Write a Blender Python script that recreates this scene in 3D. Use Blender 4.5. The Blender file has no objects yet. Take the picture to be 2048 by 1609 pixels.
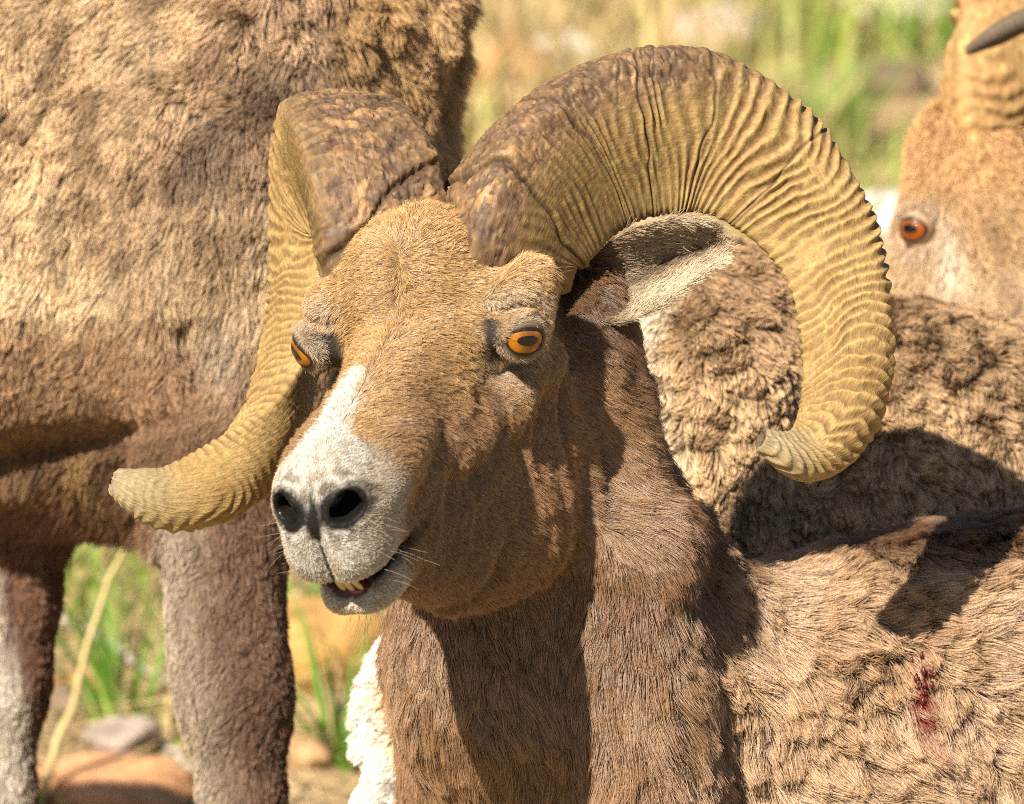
import bpy, math, random
import numpy as np
from mathutils import Vector, Matrix, kdtree
FUR = 1.0            # hair density multiplier
RNG = np.random.default_rng(7)
random.seed(7)
SC = bpy.context.scene
COL = SC.collection

# ------------------------------------------------------------------ camera, sky, sun, exposure
PITCH = math.radians(10.0)       # the lens looks slightly down the slope
DIST = 8.0                       # metres to the ram's face
ZF = 0.72                        # height of the picture's centre at that distance
S = 0.36e-3                      # metres per photograph pixel at that distance
R_ = np.array([1.0, 0, 0]); U_ = np.array([0, math.sin(PITCH), math.cos(PITCH)]); W_ = np.array([0, math.cos(PITCH), -math.sin(PITCH)])
P0 = np.array([0, 0, ZF])
cam_d = bpy.data.cameras.new('camera'); cam = bpy.data.objects.new('camera', cam_d); COL.objects.link(cam)
cam.location = Vector(P0 - W_ * DIST)
cam.rotation_euler = (math.radians(90) - PITCH, 0, 0)
cam_d.sensor_width = 36.0; cam_d.lens = 36.0 * DIST / (2048 * S)
cam_d.clip_start = 0.5; cam_d.clip_end = 2000
cam_d.dof.use_dof = True; cam_d.dof.focus_distance = DIST - 0.02
cam_d.dof.aperture_fstop = 10.5
SC.camera = cam
SUN_DIR = np.array([-0.41, -0.69, 0.70]); SUN_DIR /= np.linalg.norm(SUN_DIR)   # towards the sun
world = bpy.data.worlds.new('World'); SC.world = world; world.use_nodes = True
wn = world.node_tree; bg = wn.nodes['Background']
sky = wn.nodes.new('ShaderNodeTexSky'); sky.sky_type = 'NISHITA'; sky.sun_disc = False
sky.sun_elevation = math.asin(SUN_DIR[2]); sky.sun_rotation = math.atan2(SUN_DIR[0], SUN_DIR[1])
wn.links.new(sky.outputs[0], bg.inputs[0]); bg.inputs[1].default_value = 0.05
sun_d = bpy.data.lights.new('sun', 'SUN'); sun_d.energy = 5.0; sun_d.angle = math.radians(0.5); sun_d.color = (1.0, 0.91, 0.76)
sun = bpy.data.objects.new('sun', sun_d); COL.objects.link(sun)
sun.rotation_euler = Vector(SUN_DIR).to_track_quat('Z', 'Y').to_euler(); sun.location = (-3, -3, 8)
SC.view_settings.view_transform = 'Standard'; SC.view_settings.look = 'None'; SC.view_settings.gamma = 1.0
SC.view_settings.exposure = 1.2
SC.render.engine = 'CYCLES'
SC.cycles.max_bounces = 6; SC.cycles.diffuse_bounces = 3; SC.cycles.glossy_bounces = 3; SC.cycles.transmission_bounces = 4
SC.cycles.transparent_max_bounces = 8
SC.cycles.use_denoising = False
SC.cycles.filter_width = 1.0
SC.cycles_curves.shape = 'RIBBONS'; SC.cycles_curves.subdivisions = 2

# ------------------------------------------------------------------ frames and small helpers
# animals are modelled in metric coordinates (u right, v up, w away) about the picture's centre plane
def V(px, py, w=0.0):
    k = (DIST + w) / DIST
    return np.array([(px - 1024) * S * k, (804.5 - py) * S * k, w])
def to_world(p):
    p = np.asarray(p, dtype=np.float64)
    return P0 + p[..., 0:1] * R_ + p[..., 1:2] * U_ + p[..., 2:3] * W_
def dir_world(d):
    return d[..., 0:1] * R_ + d[..., 1:2] * U_ + d[..., 2:3] * W_
def from_world(q):
    q = np.asarray(q) - P0
    return np.stack([q @ R_, q @ U_, q @ W_], -1)
def norm(a):
    return a / (np.linalg.norm(a, axis=-1, keepdims=True) + 1e-12)
def sstep(a, b, x):
    t = np.clip((x - a) / (b - a), 0, 1)
    return t * t * (3 - 2 * t)
def mixc(c0, c1, t):
    return c0 + (np.asarray(c1) - c0) * t[..., None]

def _hash(ix, iy, iz, seed):
    h = (ix.astype(np.int64) * 374761393 + iy.astype(np.int64) * 668265263 + iz.astype(np.int64) * 2147483647 + seed * 1274126177) & 0xFFFFFFFF
    h = ((h ^ (h >> 13)) * 1274126177) & 0xFFFFFFFF
    h = ((h ^ (h >> 16)) * 2246822519) & 0xFFFFFFFF
    return ((h ^ (h >> 15)) & 0xFFFFFF) / float(0xFFFFFF)
def noise3(p, freq=1.0, seed=0):          # value noise, -1..1
    q = np.asarray(p) * freq
    i = np.floor(q).astype(np.int64); f = q - i; f = f * f * (3 - 2 * f)
    x, y, z = i[..., 0], i[..., 1], i[..., 2]; fx, fy, fz = f[..., 0], f[..., 1], f[..., 2]
    r = 0
    for dx in (0, 1):
        for dy in (0, 1):
            for dz in (0, 1):
                w = (fx if dx else 1 - fx) * (fy if dy else 1 - fy) * (fz if dz else 1 - fz)
                r = r + w * _hash(x + dx, y + dy, z + dz, seed)
    return r * 2 - 1
def fbm(p, freq, seed=0, octv=3):
    a, r = 1.0, 0
    for o in range(octv):
        r = r + a * noise3(p, freq * 2 ** o, seed + 17 * o); a *= 0.5
    return r / 1.75

def link(o, parent=None):
    COL.objects.link(o)
    if parent is not None:
        o.parent = parent; o.matrix_parent_inverse = Matrix.Translation(-parent.location)
    return o
def tag(o, label=None, cat=None, group=None, kind=None):
    if label: o['label'] = label
    if cat: o['category'] = cat
    if group: o['group'] = group
    if kind: o['kind'] = kind
    return o
def thing(name, label, cat, loc, group=None):
    o = bpy.data.objects.new(name, None); o.empty_display_size = 0.1; o.location = Vector(loc); COL.objects.link(o)
    return tag(o, label, cat, group)
def mesh_obj(name, verts, faces, mat, parent=None, smooth=True, cols=None, extra=None):
    """verts in world metres; faces an (n,3) or (n,4) array or a list"""
    me = bpy.data.meshes.new(name)
    verts = np.asarray(verts, dtype=np.float32)
    if isinstance(faces, np.ndarray):
        n, k = faces.shape
        me.vertices.add(len(verts)); me.vertices.foreach_set('co', verts.ravel())
        me.loops.add(n * k); me.loops.foreach_set('vertex_index', faces.astype(np.int32).ravel())
        me.polygons.add(n); me.polygons.foreach_set('loop_start', np.arange(0, n * k, k, dtype=np.int32))
        me.polygons.foreach_set('loop_total', np.full(n, k, dtype=np.int32))
        me.update(calc_edges=True)
    else:
        me.from_pydata([tuple(v) for v in verts], [], faces)
    me.polygons.foreach_set('use_smooth', np.full(len(me.polygons), smooth))
    if cols is not None:
        a = me.attributes.new('col', 'FLOAT_COLOR', 'POINT')
        c = np.ones((len(verts), 4), np.float32); c[:, :3] = cols; a.data.foreach_set('color', c.ravel())
    for nm, arr in (extra or {}).items():
        a = me.attributes.new(nm, 'FLOAT', 'POINT'); a.data.foreach_set('value', np.asarray(arr, np.float32))
    if mat is not None: me.materials.append(mat)
    me.validate()
    return link(bpy.data.objects.new(name, me), parent)

# ------------------------------------------------------------------ signed distance modelling
def smin(a, b, k):
    h = np.clip(0.5 + 0.5 * (b - a) / k, 0, 1)
    return b + (a - b) * h - k * h * (1 - h)
def smax(a, b, k):
    return -smin(-a, -b, k)
def axis_coords(parts):
    """parts: list of (start, stop, step); returns a rising coordinate array whose step may vary"""
    out = [np.arange(a, b, h) for a, b, h in parts]
    return np.concatenate(out + [np.array([parts[-1][1]])]).astype(np.float32)
class Field:
    def __init__(self, xs, ys, zs):
        self.c = (xs, ys, zs); self.D = np.full((len(xs), len(ys), len(zs)), 1.0, np.float32)
    def box(self, lo, hi):
        sl = []
        for c, a, b in zip(self.c, lo, hi):
            i = max(0, int(np.searchsorted(c, a)) - 1); j = min(len(c), int(np.searchsorted(c, b)) + 1)
            if j - i < 2: return None
            sl.append(slice(i, j))
        return tuple(sl)
    def grid(self, sl):
        return np.meshgrid(self.c[0][sl[0]], self.c[1][sl[1]], self.c[2][sl[2]], indexing='ij', sparse=True)
    def apply(self, lo, hi, fn, k, mode='add'):
        sl = self.box(np.asarray(lo), np.asarray(hi))
        if sl is None: return
        X, Y, Z = self.grid(sl); d = fn(X, Y, Z).astype(np.float32)
        D = self.D[sl]
        self.D[sl] = smin(D, d, k) if mode == 'add' else smax(D, -d, k)
    def capsule(self, a, b, ra, rb, k=0.03, mode='add', wz=1.0):
        """tapered capsule; wz squashes it along w"""
        a = np.asarray(a, float); b = np.asarray(b, float); m = max(ra, rb) * max(1, wz) + k + 0.03
        lo = np.minimum(a, b) - m; hi = np.maximum(a, b) + m
        ab = b - a; ab2 = np.array([ab[0], ab[1], ab[2] / wz]); L2 = float(ab2 @ ab2) + 1e-9
        def fn(X, Y, Z):
            x, y, z = X - a[0], Y - a[1], (Z - a[2]) / wz
            t = np.clip((x * ab2[0] + y * ab2[1] + z * ab2[2]) / L2, 0, 1)
            return np.sqrt((x - t * ab2[0]) ** 2 + (y - t * ab2[1]) ** 2 + (z - t * ab2[2]) ** 2) - (ra + (rb - ra) * t)
        self.apply(lo, hi, fn, k, mode)
    def ellipsoid(self, c, r, k=0.03, mode='add', rot=0.0):
        """rot turns it in the u-v plane (degrees)"""
        c = np.asarray(c, float); m = max(r) + k + 0.03; cs, sn = math.cos(math.radians(rot)), math.sin(math.radians(rot))
        def fn(X, Y, Z):
            x0, y0, z = X - c[0], Y - c[1], Z - c[2]
            x, y = cs * x0 + sn * y0, -sn * x0 + cs * y0
            k0 = np.sqrt((x / r[0]) ** 2 + (y / r[1]) ** 2 + (z / r[2]) ** 2)
            k1 = np.sqrt((x / r[0] ** 2) ** 2 + (y / r[1] ** 2) ** 2 + (z / r[2] ** 2) ** 2) + 1e-6
            return k0 * (k0 - 1) / k1
        self.apply(c - m, c + m, fn, k, mode)
    def displace(self, lo, hi, fn, band=0.03):
        """lift the surface by fn(points) where it lies inside the box"""
        sl = self.box(np.asarray(lo), np.asarray(hi))
        D = self.D[sl]; idx = np.nonzero(np.abs(D) < band)
        P = np.stack([self.c[i][sl[i]][idx[i]] for i in range(3)], -1)
        D[idx] -= fn(P).astype(np.float32)
    def mesh(self):
        """surface nets on the (uneven) grid: quads, outward"""
        D = self.D; ins = D < 0
        nx, ny, nz = D.shape
        cnt = np.zeros((nx - 1, ny - 1, nz - 1), np.int8)
        offs = [(i, j, k) for i in (0, 1) for j in (0, 1) for k in (0, 1)]
        for i, j, k in offs:
            cnt += ins[i:nx - 1 + i, j:ny - 1 + j, k:nz - 1 + k]
        act = (cnt > 0) & (cnt < 8)
        I, J, K = np.nonzero(act); M = len(I)
        cid = np.full(act.shape, -1, np.int32); cid[I, J, K] = np.arange(M)
        vals = {o: D[I + o[0], J + o[1], K + o[2]] for o in offs}
        acc = np.zeros((M, 3)); n = np.zeros(M)
        for a in offs:
            for ax in range(3):
                if a[ax] == 0:
                    b = list(a); b[ax] = 1; b = tuple(b)
                    va, vb = vals[a], vals[b]; cr = (va < 0) != (vb < 0)
                    t = np.where(cr, va / np.where(cr, va - vb, 1), 0)
                    p = np.tile(np.array(a, float), (M, 1)); p[:, ax] += t
                    acc[cr] += p[cr]; n[cr] += 1
        loc = acc / n[:, None]
        P = np.empty((M, 3))
        for ax, idx in enumerate((I, J, K)):
            c = self.c[ax]; P[:, ax] = c[idx] + (c[idx + 1] - c[idx]) * loc[:, ax]
        quads = []
        def add(e, flip, g):
            q = np.stack(g, -1)
            q = np.where(flip[:, None], q[:, ::-1], q)
            quads.append(q[(q >= 0).all(1)])
        a, b = ins[:-1], ins[1:]
        i, j, k = np.nonzero((a != b)[:, 1:-1, 1:-1]); j += 1; k += 1
        add(0, ~a[i, j, k], (cid[i, j - 1, k - 1], cid[i, j, k - 1], cid[i, j, k], cid[i, j - 1, k]))
        a, b = ins[:, :-1], ins[:, 1:]
        i, j, k = np.nonzero((a != b)[1:-1, :, 1:-1]); i += 1; k += 1
        add(1, a[i, j, k], (cid[i - 1, j, k - 1], cid[i, j, k - 1], cid[i, j, k], cid[i - 1, j, k]))
        a, b = ins[:, :, :-1], ins[:, :, 1:]
        i, j, k = np.nonzero((a != b)[1:-1, 1:-1, :]); i += 1; j += 1
        add(2, ~a[i, j, k], (cid[i - 1, j - 1, k], cid[i, j - 1, k], cid[i, j, k], cid[i - 1, j, k]))
        Q = np.concatenate(quads)
        return P, Q
def vnormals(P, Q):
    n = np.cross(P[Q[:, 2]] - P[Q[:, 0]], P[Q[:, 3]] - P[Q[:, 1]])
    N = np.zeros_like(P)
    for c in range(4):
        for ax in range(3): N[:, ax] += np.bincount(Q[:, c], n[:, ax], len(P))
    return norm(N)
def relax(P, Q, it=2):
    for _ in range(it):
        acc = np.zeros_like(P); cnt = np.zeros(len(P))
        for c in range(4):
            a, b = Q[:, c], Q[:, (c + 1) % 4]
            for ax in range(3):
                acc[:, ax] += np.bincount(a, P[b, ax], len(P)) + np.bincount(b, P[a, ax], len(P))
            cnt += np.bincount(a, minlength=len(P)) + np.bincount(b, minlength=len(P))
        P = P * 0.4 + 0.6 * acc / np.maximum(cnt, 1)[:, None]
    return P

# ------------------------------------------------------------------ materials
def new_mat(name):
    m = bpy.data.materials.new(name); m.use_nodes = True
    return m, m.node_tree.nodes, m.node_tree.links, m.node_tree.nodes['Principled BSDF']
def simple_mat(name, col, rough=0.7, spec=0.3, coat=0.0):
    m, N, L, b = new_mat(name)
    b.inputs['Base Color'].default_value = (*col, 1); b.inputs['Roughness'].default_value = rough
    b.inputs['Specular IOR Level'].default_value = spec; b.inputs['Coat Weight'].default_value = coat
    return m
def skin_mat(name, bump=0.3):
    m, N, L, b = new_mat(name)
    at = N.new('ShaderNodeAttribute'); at.attribute_name = 'col'
    wet = N.new('ShaderNodeAttribute'); wet.attribute_name = 'wet'
    L.new(at.outputs['Color'], b.inputs['Base Color'])
    mr = N.new('ShaderNodeMapRange'); mr.inputs[3].default_value = 0.85; mr.inputs[4].default_value = 0.22
    L.new(wet.outputs['Fac'], mr.inputs[0]); L.new(mr.outputs[0], b.inputs['Roughness'])
    ms = N.new('ShaderNodeMapRange'); ms.inputs[3].default_value = 0.1; ms.inputs[4].default_value = 0.3
    L.new(wet.outputs['Fac'], ms.inputs[0]); L.new(ms.outputs[0], b.inputs['Specular IOR Level'])
    vo = N.new('ShaderNodeTexVoronoi'); vo.inputs['Scale'].default_value = 420
    tc = N.new('ShaderNodeTexCoord'); L.new(tc.outputs['Object'], vo.inputs['Vector'])
    bp = N.new('ShaderNodeBump'); bp.inputs['Strength'].default_value = bump; bp.inputs['Distance'].default_value = 0.0012
    bp.invert = True
    L.new(vo.outputs['Distance'], bp.inputs['Height']); L.new(bp.outputs[0], b.inputs['Normal'])
    return m
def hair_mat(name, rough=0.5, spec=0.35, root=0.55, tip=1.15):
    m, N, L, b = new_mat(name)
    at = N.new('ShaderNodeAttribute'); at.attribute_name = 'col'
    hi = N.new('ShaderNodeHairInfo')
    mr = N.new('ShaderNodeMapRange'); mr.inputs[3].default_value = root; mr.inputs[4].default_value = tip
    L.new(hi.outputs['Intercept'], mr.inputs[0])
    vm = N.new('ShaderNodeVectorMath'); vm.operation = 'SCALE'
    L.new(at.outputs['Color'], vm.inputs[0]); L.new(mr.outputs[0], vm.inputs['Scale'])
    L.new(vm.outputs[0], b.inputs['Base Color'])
    b.inputs['Roughness'].default_value = rough; b.inputs['Specular IOR Level'].default_value = spec
    return m

# ------------------------------------------------------------------ fur
def grow(name, P, Q, N, parent, mat, density, length, flow, color, lift, clump=None, steps=4, width=0.00022,
         wobble=0.25, view_cut=-0.35, bend=0.0, tip=0.25, kind='stuff', lenvar=0.35):
    """Strands on a quad mesh given in (u,v,w) metres. density(p)->per m2, length(p)->m, flow(p,n)->vector,
    color(p)->rgb, lift(p)->0..1; clump = list of (spacing, strength)."""
    Pq = P[Q]; c = Pq.mean(1)
    area = 0.5 * np.linalg.norm(np.cross(Pq[:, 2] - Pq[:, 0], Pq[:, 3] - Pq[:, 1]), axis=1)
    nq = norm(np.cross(Pq[:, 2] - Pq[:, 0], Pq[:, 3] - Pq[:, 1]))
    face = -nq[:, 2]
    vis = sstep(view_cut - 0.25, view_cut, face) * 0.92 + 0.08      # fewer strands on the side turned away
    lam = area * density(c) * vis * FUR
    cnt = RNG.poisson(np.maximum(lam, 0))
    q = np.repeat(np.arange(len(Q)), cnt); n = len(q)
    if n == 0: return None
    s, t = RNG.random(n), RNG.random(n)
    w4 = np.stack([(1 - s) * (1 - t), s * (1 - t), s * t, (1 - s) * t], -1)
    root = (P[Q[q]] * w4[..., None]).sum(1); nn = norm((N[Q[q]] * w4[..., None]).sum(1))
    L = length(root) * (1 + lenvar * (RNG.random(n) * 2 - 1))
    f = flow(root, nn); f = norm(f - (f * nn).sum(-1, keepdims=True) * nn)
    f = norm(f + wobble * RNG.normal(size=(n, 3)) * 0.5)
    lf = lift(root)[:, None]
    d0 = norm(nn * lf + f * (1 - lf))
    ss = np.linspace(0, 1, steps)
    X = root[:, None, :] + L[:, None, None] * (ss[None, :, None] * d0[:, None, :]
        + (ss ** 2)[None, :, None] * (bend * (f - nn * 0.35))[:, None, :])
    X += (ss ** 2)[None, :, None] * (RNG.normal(size=(n, 1, 3)) * 0.10 * L[:, None, None])
    for sp, st in (clump or []):
        m = max(8, int(n * min(0.5, 1.0 / max(4.0, float(np.median(density(root))) * FUR * sp * sp))))
        pick = RNG.choice(n, m, replace=False)
        kd = kdtree.KDTree(m)
        rp = root[pick]
        for i in range(m): kd.insert(rp[i], i)
        kd.balance()
        find = kd.find
        near = np.fromiter((find(r)[1] for r in root.tolist()), np.int64, n)
        g = pick[near]; dist = np.linalg.norm(root - root[g], axis=1)
        k = (st * np.exp(-(dist / (sp * 1.6)) ** 2))[:, None, None] * (ss ** 1.4)[None, :, None]
        X = X + k * (X[g] + (root - root[g])[:, None, :] * 0.12 - X)
    Xw = to_world(X)
    hc = bpy.data.hair_curves.new(name)
    hc.add_curves([steps] * n)
    hc.position_data.foreach_set('vector', Xw.astype(np.float32).ravel())
    rad = (width * (1 - (1 - tip) * ss ** 1.5))[None, :] * (0.75 + 0.5 * RNG.random((n, 1)))
    a = hc.attributes.get('radius') or hc.attributes.new('radius', 'FLOAT', 'POINT')
    a.data.foreach_set('value', rad.astype(np.float32).ravel())
    a = hc.attributes.new('col', 'FLOAT_COLOR', 'CURVE')
    cc = np.ones((n, 4), np.float32); cc[:, :3] = np.clip(.82 * color(root) * (0.58 + 0.84 * RNG.random((n, 1))), 0, 0.92)
    a.data.foreach_set('color', cc.ravel())
    hc.materials.append(mat)
    o = link(bpy.data.objects.new(name, hc), parent)
    tag(o, kind=kind)
    return o
# ------------------------------------------------------------------ the resting ram in front: head frame
HO = V(848, 690, -0.053)
def head_axes(psi, th, ro):
    p, t, r = map(math.radians, (psi, th, ro))
    F = np.array([-math.sin(p) * math.cos(t), -math.sin(t), -math.cos(p) * math.cos(t)])
    Lx = np.array([math.cos(p), 0, -math.sin(p)])
    Ux = np.array([-math.sin(p) * math.sin(t), math.cos(t), -math.cos(p) * math.sin(t)])
    return F, math.cos(r) * Lx + math.sin(r) * Ux, math.cos(r) * Ux - math.sin(r) * Lx
HF, HL, HU = head_axes(20.5, 32.5, 3.0)
def to_head(p):
    d = np.asarray(p) - HO
    return np.stack([d @ HF, d @ HL, d @ HU], -1)
def H(f, l, u):
    return HO + f * HF + l * HL + u * HU
ST = np.array([  # f, top, bottom, half width
    (-.19, -.05, -.09, .020), (-.16, -.02, -.13, .045), (-.12, .012, -.160, .060), (-.08, .028, -.185, .067), (-.04, .038, -.200, .070), (0, .043, -.204, .066),
    (.04, .042, -.192, .058), (.08, .040, -.168, .050), (.12, .039, -.136, .044), (.16, .038, -.106, .038),
    (.20, .037, -.078, .034), (.222, .031, -.066, .031), (.240, .016, -.055, .023), (.252, -.006, -.03, .010)])
def ell(f, l, u, c, r, rotfl=0.0, rotfu=0.0):
    a, b, d = f - c[0], l - c[1], u - c[2]
    if rotfl:
        cs, sn = math.cos(rotfl), math.sin(rotfl); a, b = cs * a + sn * b, -sn * a + cs * b
    if rotfu:
        cs, sn = math.cos(rotfu), math.sin(rotfu); a, d = cs * a + sn * d, -sn * a + cs * d
    k0 = np.sqrt((a / r[0]) ** 2 + (b / r[1]) ** 2 + (d / r[2]) ** 2)
    k1 = np.sqrt((a / r[0] ** 2) ** 2 + (b / r[1] ** 2) ** 2 + (d / r[2] ** 2) ** 2) + 1e-6
    return k0 * (k0 - 1) / k1
def cap(f, l, u, a, b, ra, rb):
    ab = [b[i] - a[i] for i in range(3)]; L2 = sum(x * x for x in ab)
    x, y, z = f - a[0], l - a[1], u - a[2]
    t = np.clip((x * ab[0] + y * ab[1] + z * ab[2]) / L2, 0, 1)
    return np.sqrt((x - t * ab[0]) ** 2 + (y - t * ab[1]) ** 2 + (z - t * ab[2]) ** 2) - (ra + (rb - ra) * t)
EYE_C = (0.010, 0.0790, 0.0100); EYE_R = 0.0168
NOS_C = (0.234, 0.0205, 0.0130)
def head_sdf(X, Y, Z):
    x, y, z = X - HO[0], Y - HO[1], Z - HO[2]
    f = x * HF[0] + y * HF[1] + z * HF[2]; ls = x * HL[0] + y * HL[1] + z * HL[2]; u = x * HU[0] + y * HU[1] + z * HU[2]
    l = np.abs(ls)
    top = np.interp(f, ST[:, 0], ST[:, 1]); bot = np.interp(f, ST[:, 0], ST[:, 2]); hw = np.interp(f, ST[:, 0], ST[:, 3])
    c = (top + bot) / 2; hh = (top - bot) / 2
    v = (u - c) / hh
    wv = hw * (1 - 0.16 * np.clip(v, -1, 1) ** 2 + 0.06 * v)
    r = (np.abs(l / wv) ** 2.5 + np.abs(v) ** 2.5) ** 0.4
    d = (r - 1) * np.minimum(hw, hh) * 0.9
    d = np.maximum(d, np.maximum(-0.185 - f, f - 0.246))
    # muzzle, upper lip pads, chin
    d = smin(d, ell(f, l, u, (.205, .009, -.006), (.046, .028, .044)), .014)
    d = smin(d, ell(f, l, u, (.217, .015, -.026), (.032, .0205, .022)), .010)
    d = smin(d, ell(f, l, u, (.194, .008, -.0735), (.036, .022, .0155)), .014)
    # orbit, brow, zygomatic ridge, masseter
    d = smin(d, ell(f, l, u, (-.020, .0665, .008), (.036, .0240, .030)), .020)
    d = smin(d, cap(f, l, u, (.000, .070, .0325), (-.038, .078, .031), .0070, .0105), .012)
    d = smin(d, cap(f, l, u, (.085, .040, -.034), (-.030, .066, -.040), .012, .017), .022)
    d = smin(d, ell(f, l, u, (-.028, .044, -.130), (.066, .030, .070)), .025)
    d = smin(d, ell(f, l, u, (.165, .034, .005), (.05, .014, .016)), .02)
    d = smax(d, -ell(f, l, u, (.062, .072, -.016), (.045, .011, .016)), .022)       # hollow before the eye
    d = smax(d, -ell(f, l, u, (.115, .062, -.055), (.055, .012, .010)), .020)       # cheek groove
    # eye socket with lids
    e = EYE_C
    d = smin(d, ell(f, l, u, e, (.0185, .0185, .0180)), .007)
    d = smax(d, -ell(f, l, u, (e[0] + .0085, e[1] + .0085, e[2]), (.0145, .0158, .0150), rotfl=math.pi / 4), .0025)
    d = smax(d, -ell(f, l, u, (e[0] + .020, e[1] + .000, e[2] - .004), (.009, .007, .003)), .003)   # tear corner
    # nostrils
    d = smin(d, ell(f, l, u, (.226, .019, .015), (.018, .0165, .0155)), .008)
    d = smax(d, -ell(f, l, u, NOS_C, (.030, .0125, .0078), rotfl=.5, rotfu=0.0), .004)
    d = smax(d, -ell(f, l, u, (.239, .0275, .0205), (.018, .0075, .0050), rotfl=.75), .004)
    # philtrum and mouth
    d = smax(d, -cap(f, l, u, (.250, 0, -.004), (.246, 0, -.045), .0032, .0045), .006)
    slit = ell(f, l, u, (.218, 0, -.0505), (.058, .060, .0042), rotfu=0.10)
    d = smax(d, -np.maximum(slit, .165 - f), .004)
    d = smax(d, -ell(f, l, u, (.230, 0.000, -.0575), (.034, .0170, .0110), rotfu=.08), .004)
    d = smax(d, -ell(f, l, u, (.263, 0, -.0660), (.027, .05, .0170)), .006)        # the lower lip sits back
    return d

# ------------------------------------------------------------------ the resting ram: body field
def build_ram_field():
    xs = axis_coords([(-.190, .105, .0027), (.105, .38, .0050), (.38, 1.05, .02)])
    ys = axis_coords([(-.62, -.30, .016), (-.30, -.165, .0050), (-.165, .125, .0027), (.125, .16, .008)])
    zs = axis_coords([(-.305, .06, .0029), (.06, .25, .006), (.25, .62, .02)])
    Fd = Field(xs, ys, zs)
    # trunk, withers, chest, folded forelegs
    Fd.capsule(V(1660, 1680, 0.33), V(2350, 1640, 0.39), .185, .215, .06)
    Fd.capsule(V(2350, 1640, 0.39), V(3250, 1680, 0.41), .215, .185, .08)
    Fd.ellipsoid(V(1920, 1350, 0.31), (.19, .110, .15), .06, rot=9)
    Fd.capsule(V(1250, 1640, 0.25), V(1300, 2050, 0.27), .135, .15, .06)
    Fd.capsule(V(1180, 2150, 0.11), V(1750, 2250, 0.15), .05, .07, .05)
    Fd.capsule(V(2500, 2150, 0.15), V(3100, 2150, 0.19), .10, .12, .06)
    # neck
    Fd.capsule(V(1028, 800, .07), V(1072, 1020, .125), .076, .088, .05)
    Fd.capsule(V(1072, 1020, .125), V(1108, 1330, .165), .088, .106, .05)
    Fd.capsule(V(1108, 1330, .165), V(1190, 1700, .275), .106, .130, .05)
    Fd.capsule(V(1120, 1330, .165), V(1560, 1580, .25), .095, .15, .06)
    # mane roll at the back of the neck
    Fd.capsule(V(1180, 830, .045), V(1256, 1060, .06), .026, .033, .03)
    Fd.capsule(V(1256, 1060, .06), V(1256, 1300, .065), .034, .038, .03)
    Fd.capsule(V(1262, 1300, .065), V(1310, 1640, .075), .038, .05, .03)
    Fd.capsule(V(1255, 1120, .15), V(1400, 1290, .18), .036, .050, .04)
    Fd.capsule(H(-.03, 0, .030), V(862, 530, -.024), .024, .014, .03)
    Fd.capsule(V(690, 622, -.036), V(800, 545, -.044), .022, .024, .04)
    Fd.capsule(V(800, 545, -.044), V(862, 500, -.036), .024, .016, .05)
    Fd.capsule(V(845, 585, -.038), V(860, 515, -.034), .028, .014, .05)
    Fd.capsule(V(915, 600, -.046), V(1000, 620, -.056), .016, .012, .03)
    Fd.ellipsoid(V(1165, 625, .045), (.028, .034, .03), .03)
    Fd.ellipsoid(V(1160, 760, .06), (.034, .06, .05), .04)
    # head over the neck
    Fd.apply(np.array([-.195, -.22, -.31]), np.array([.16, .13, .12]), head_sdf, .016)
    # loose coat: lumps on trunk and neck
    def lumps(P):
        m = sstep(1290, 1480, P[:, 0] / S + 1024) * sstep(60, -60, P[:, 1] / S + 300)
        b = fbm(P * np.array([1, .75, 1]), 26, 3, 2); c = noise3(P, 11, 9)
        nk = sstep(.02, -.02, -(P[:, 2] + .04)) * (1 - m)
        st = noise3(P * np.array([1.0, .22, 1.0]), 45, 5)
        return m * (.0058 * b + .011 * c) + nk * (.0042 * st + .0060 * noise3(P, 17, 6) * sstep(-.02, -.10, P[:, 1]))
    Fd.displace((-.19, -.62, -.12), (1.0, .02, .6), lumps)
    def folds(P):
        h = to_head(P); f, l, u = h.T; a = np.abs(l)
        hm = sstep(-.16, -.10, f) * sstep(-.235, -.20, u) * sstep(.26, .24, f)
        cheek = sstep(.022, .040, a) * sstep(-.015, -.045, u) * sstep(.165, .13, f)
        warp = noise3(h, 24, 71) * .5
        rid = 1 - np.abs(noise3(np.stack([f * 62 + u * 20 + warp, a * 10, u * 13], -1), 1.0, 72)) * 2
        d = cheek * (.0030 * rid + .0022 * noise3(h, 42, 73))
        # brow creases and the vein-like ridge down the side of the nose
        eb = np.hypot(f - EYE_C[0], u - EYE_C[2]); eo = sstep(.045, .06, a)
        d = d + eo * (.0022 * np.exp(-((eb - .0265) / .0035) ** 2) - .0022 * np.exp(-((eb - .0215) / .0025) ** 2)) * sstep(-.012, .004, u)
        d = d + eo * (-.0030 * np.exp(-((eb - .029) / .004) ** 2)) * sstep(.0, -.012, u)
        d = d - .0035 * np.exp(-((f - .045 - .35 * (u + .03)) / .006) ** 2) * sstep(.038, .05, a) * sstep(.0, -.015, u) * sstep(-.10, -.05, u)
        d = d + .0022 * np.exp(-((u + .018 + .18 * (f - .1)) / .008) ** 2) * sstep(.03, .06, f) * sstep(.17, .14, f) * sstep(.022, .034, a)
        # muzzle wrinkles behind the nostril and at the lip corner
        mw = sstep(.028, .036, a) * sstep(.150, .175, f) * sstep(.225, .21, f)
        d = d + mw * .0010 * (1 - 2 * np.abs(noise3(np.stack([f * 95 - u * 45, u * 22, a * 10], -1), 1.0, 74)))
        top = sstep(.0, .02, u) * sstep(.06, .02, f)
        d = d + top * (.0028 * noise3(h * np.array([1, 1, .3]), 26, 75) - .0022 * np.exp(-(l / .006) ** 2) * sstep(.01, -.01, f))
        return hm * d
    Fd.displace((-.19, -.20, -.30), (.15, .13, .12), folds, .012)
    return Fd
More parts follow.
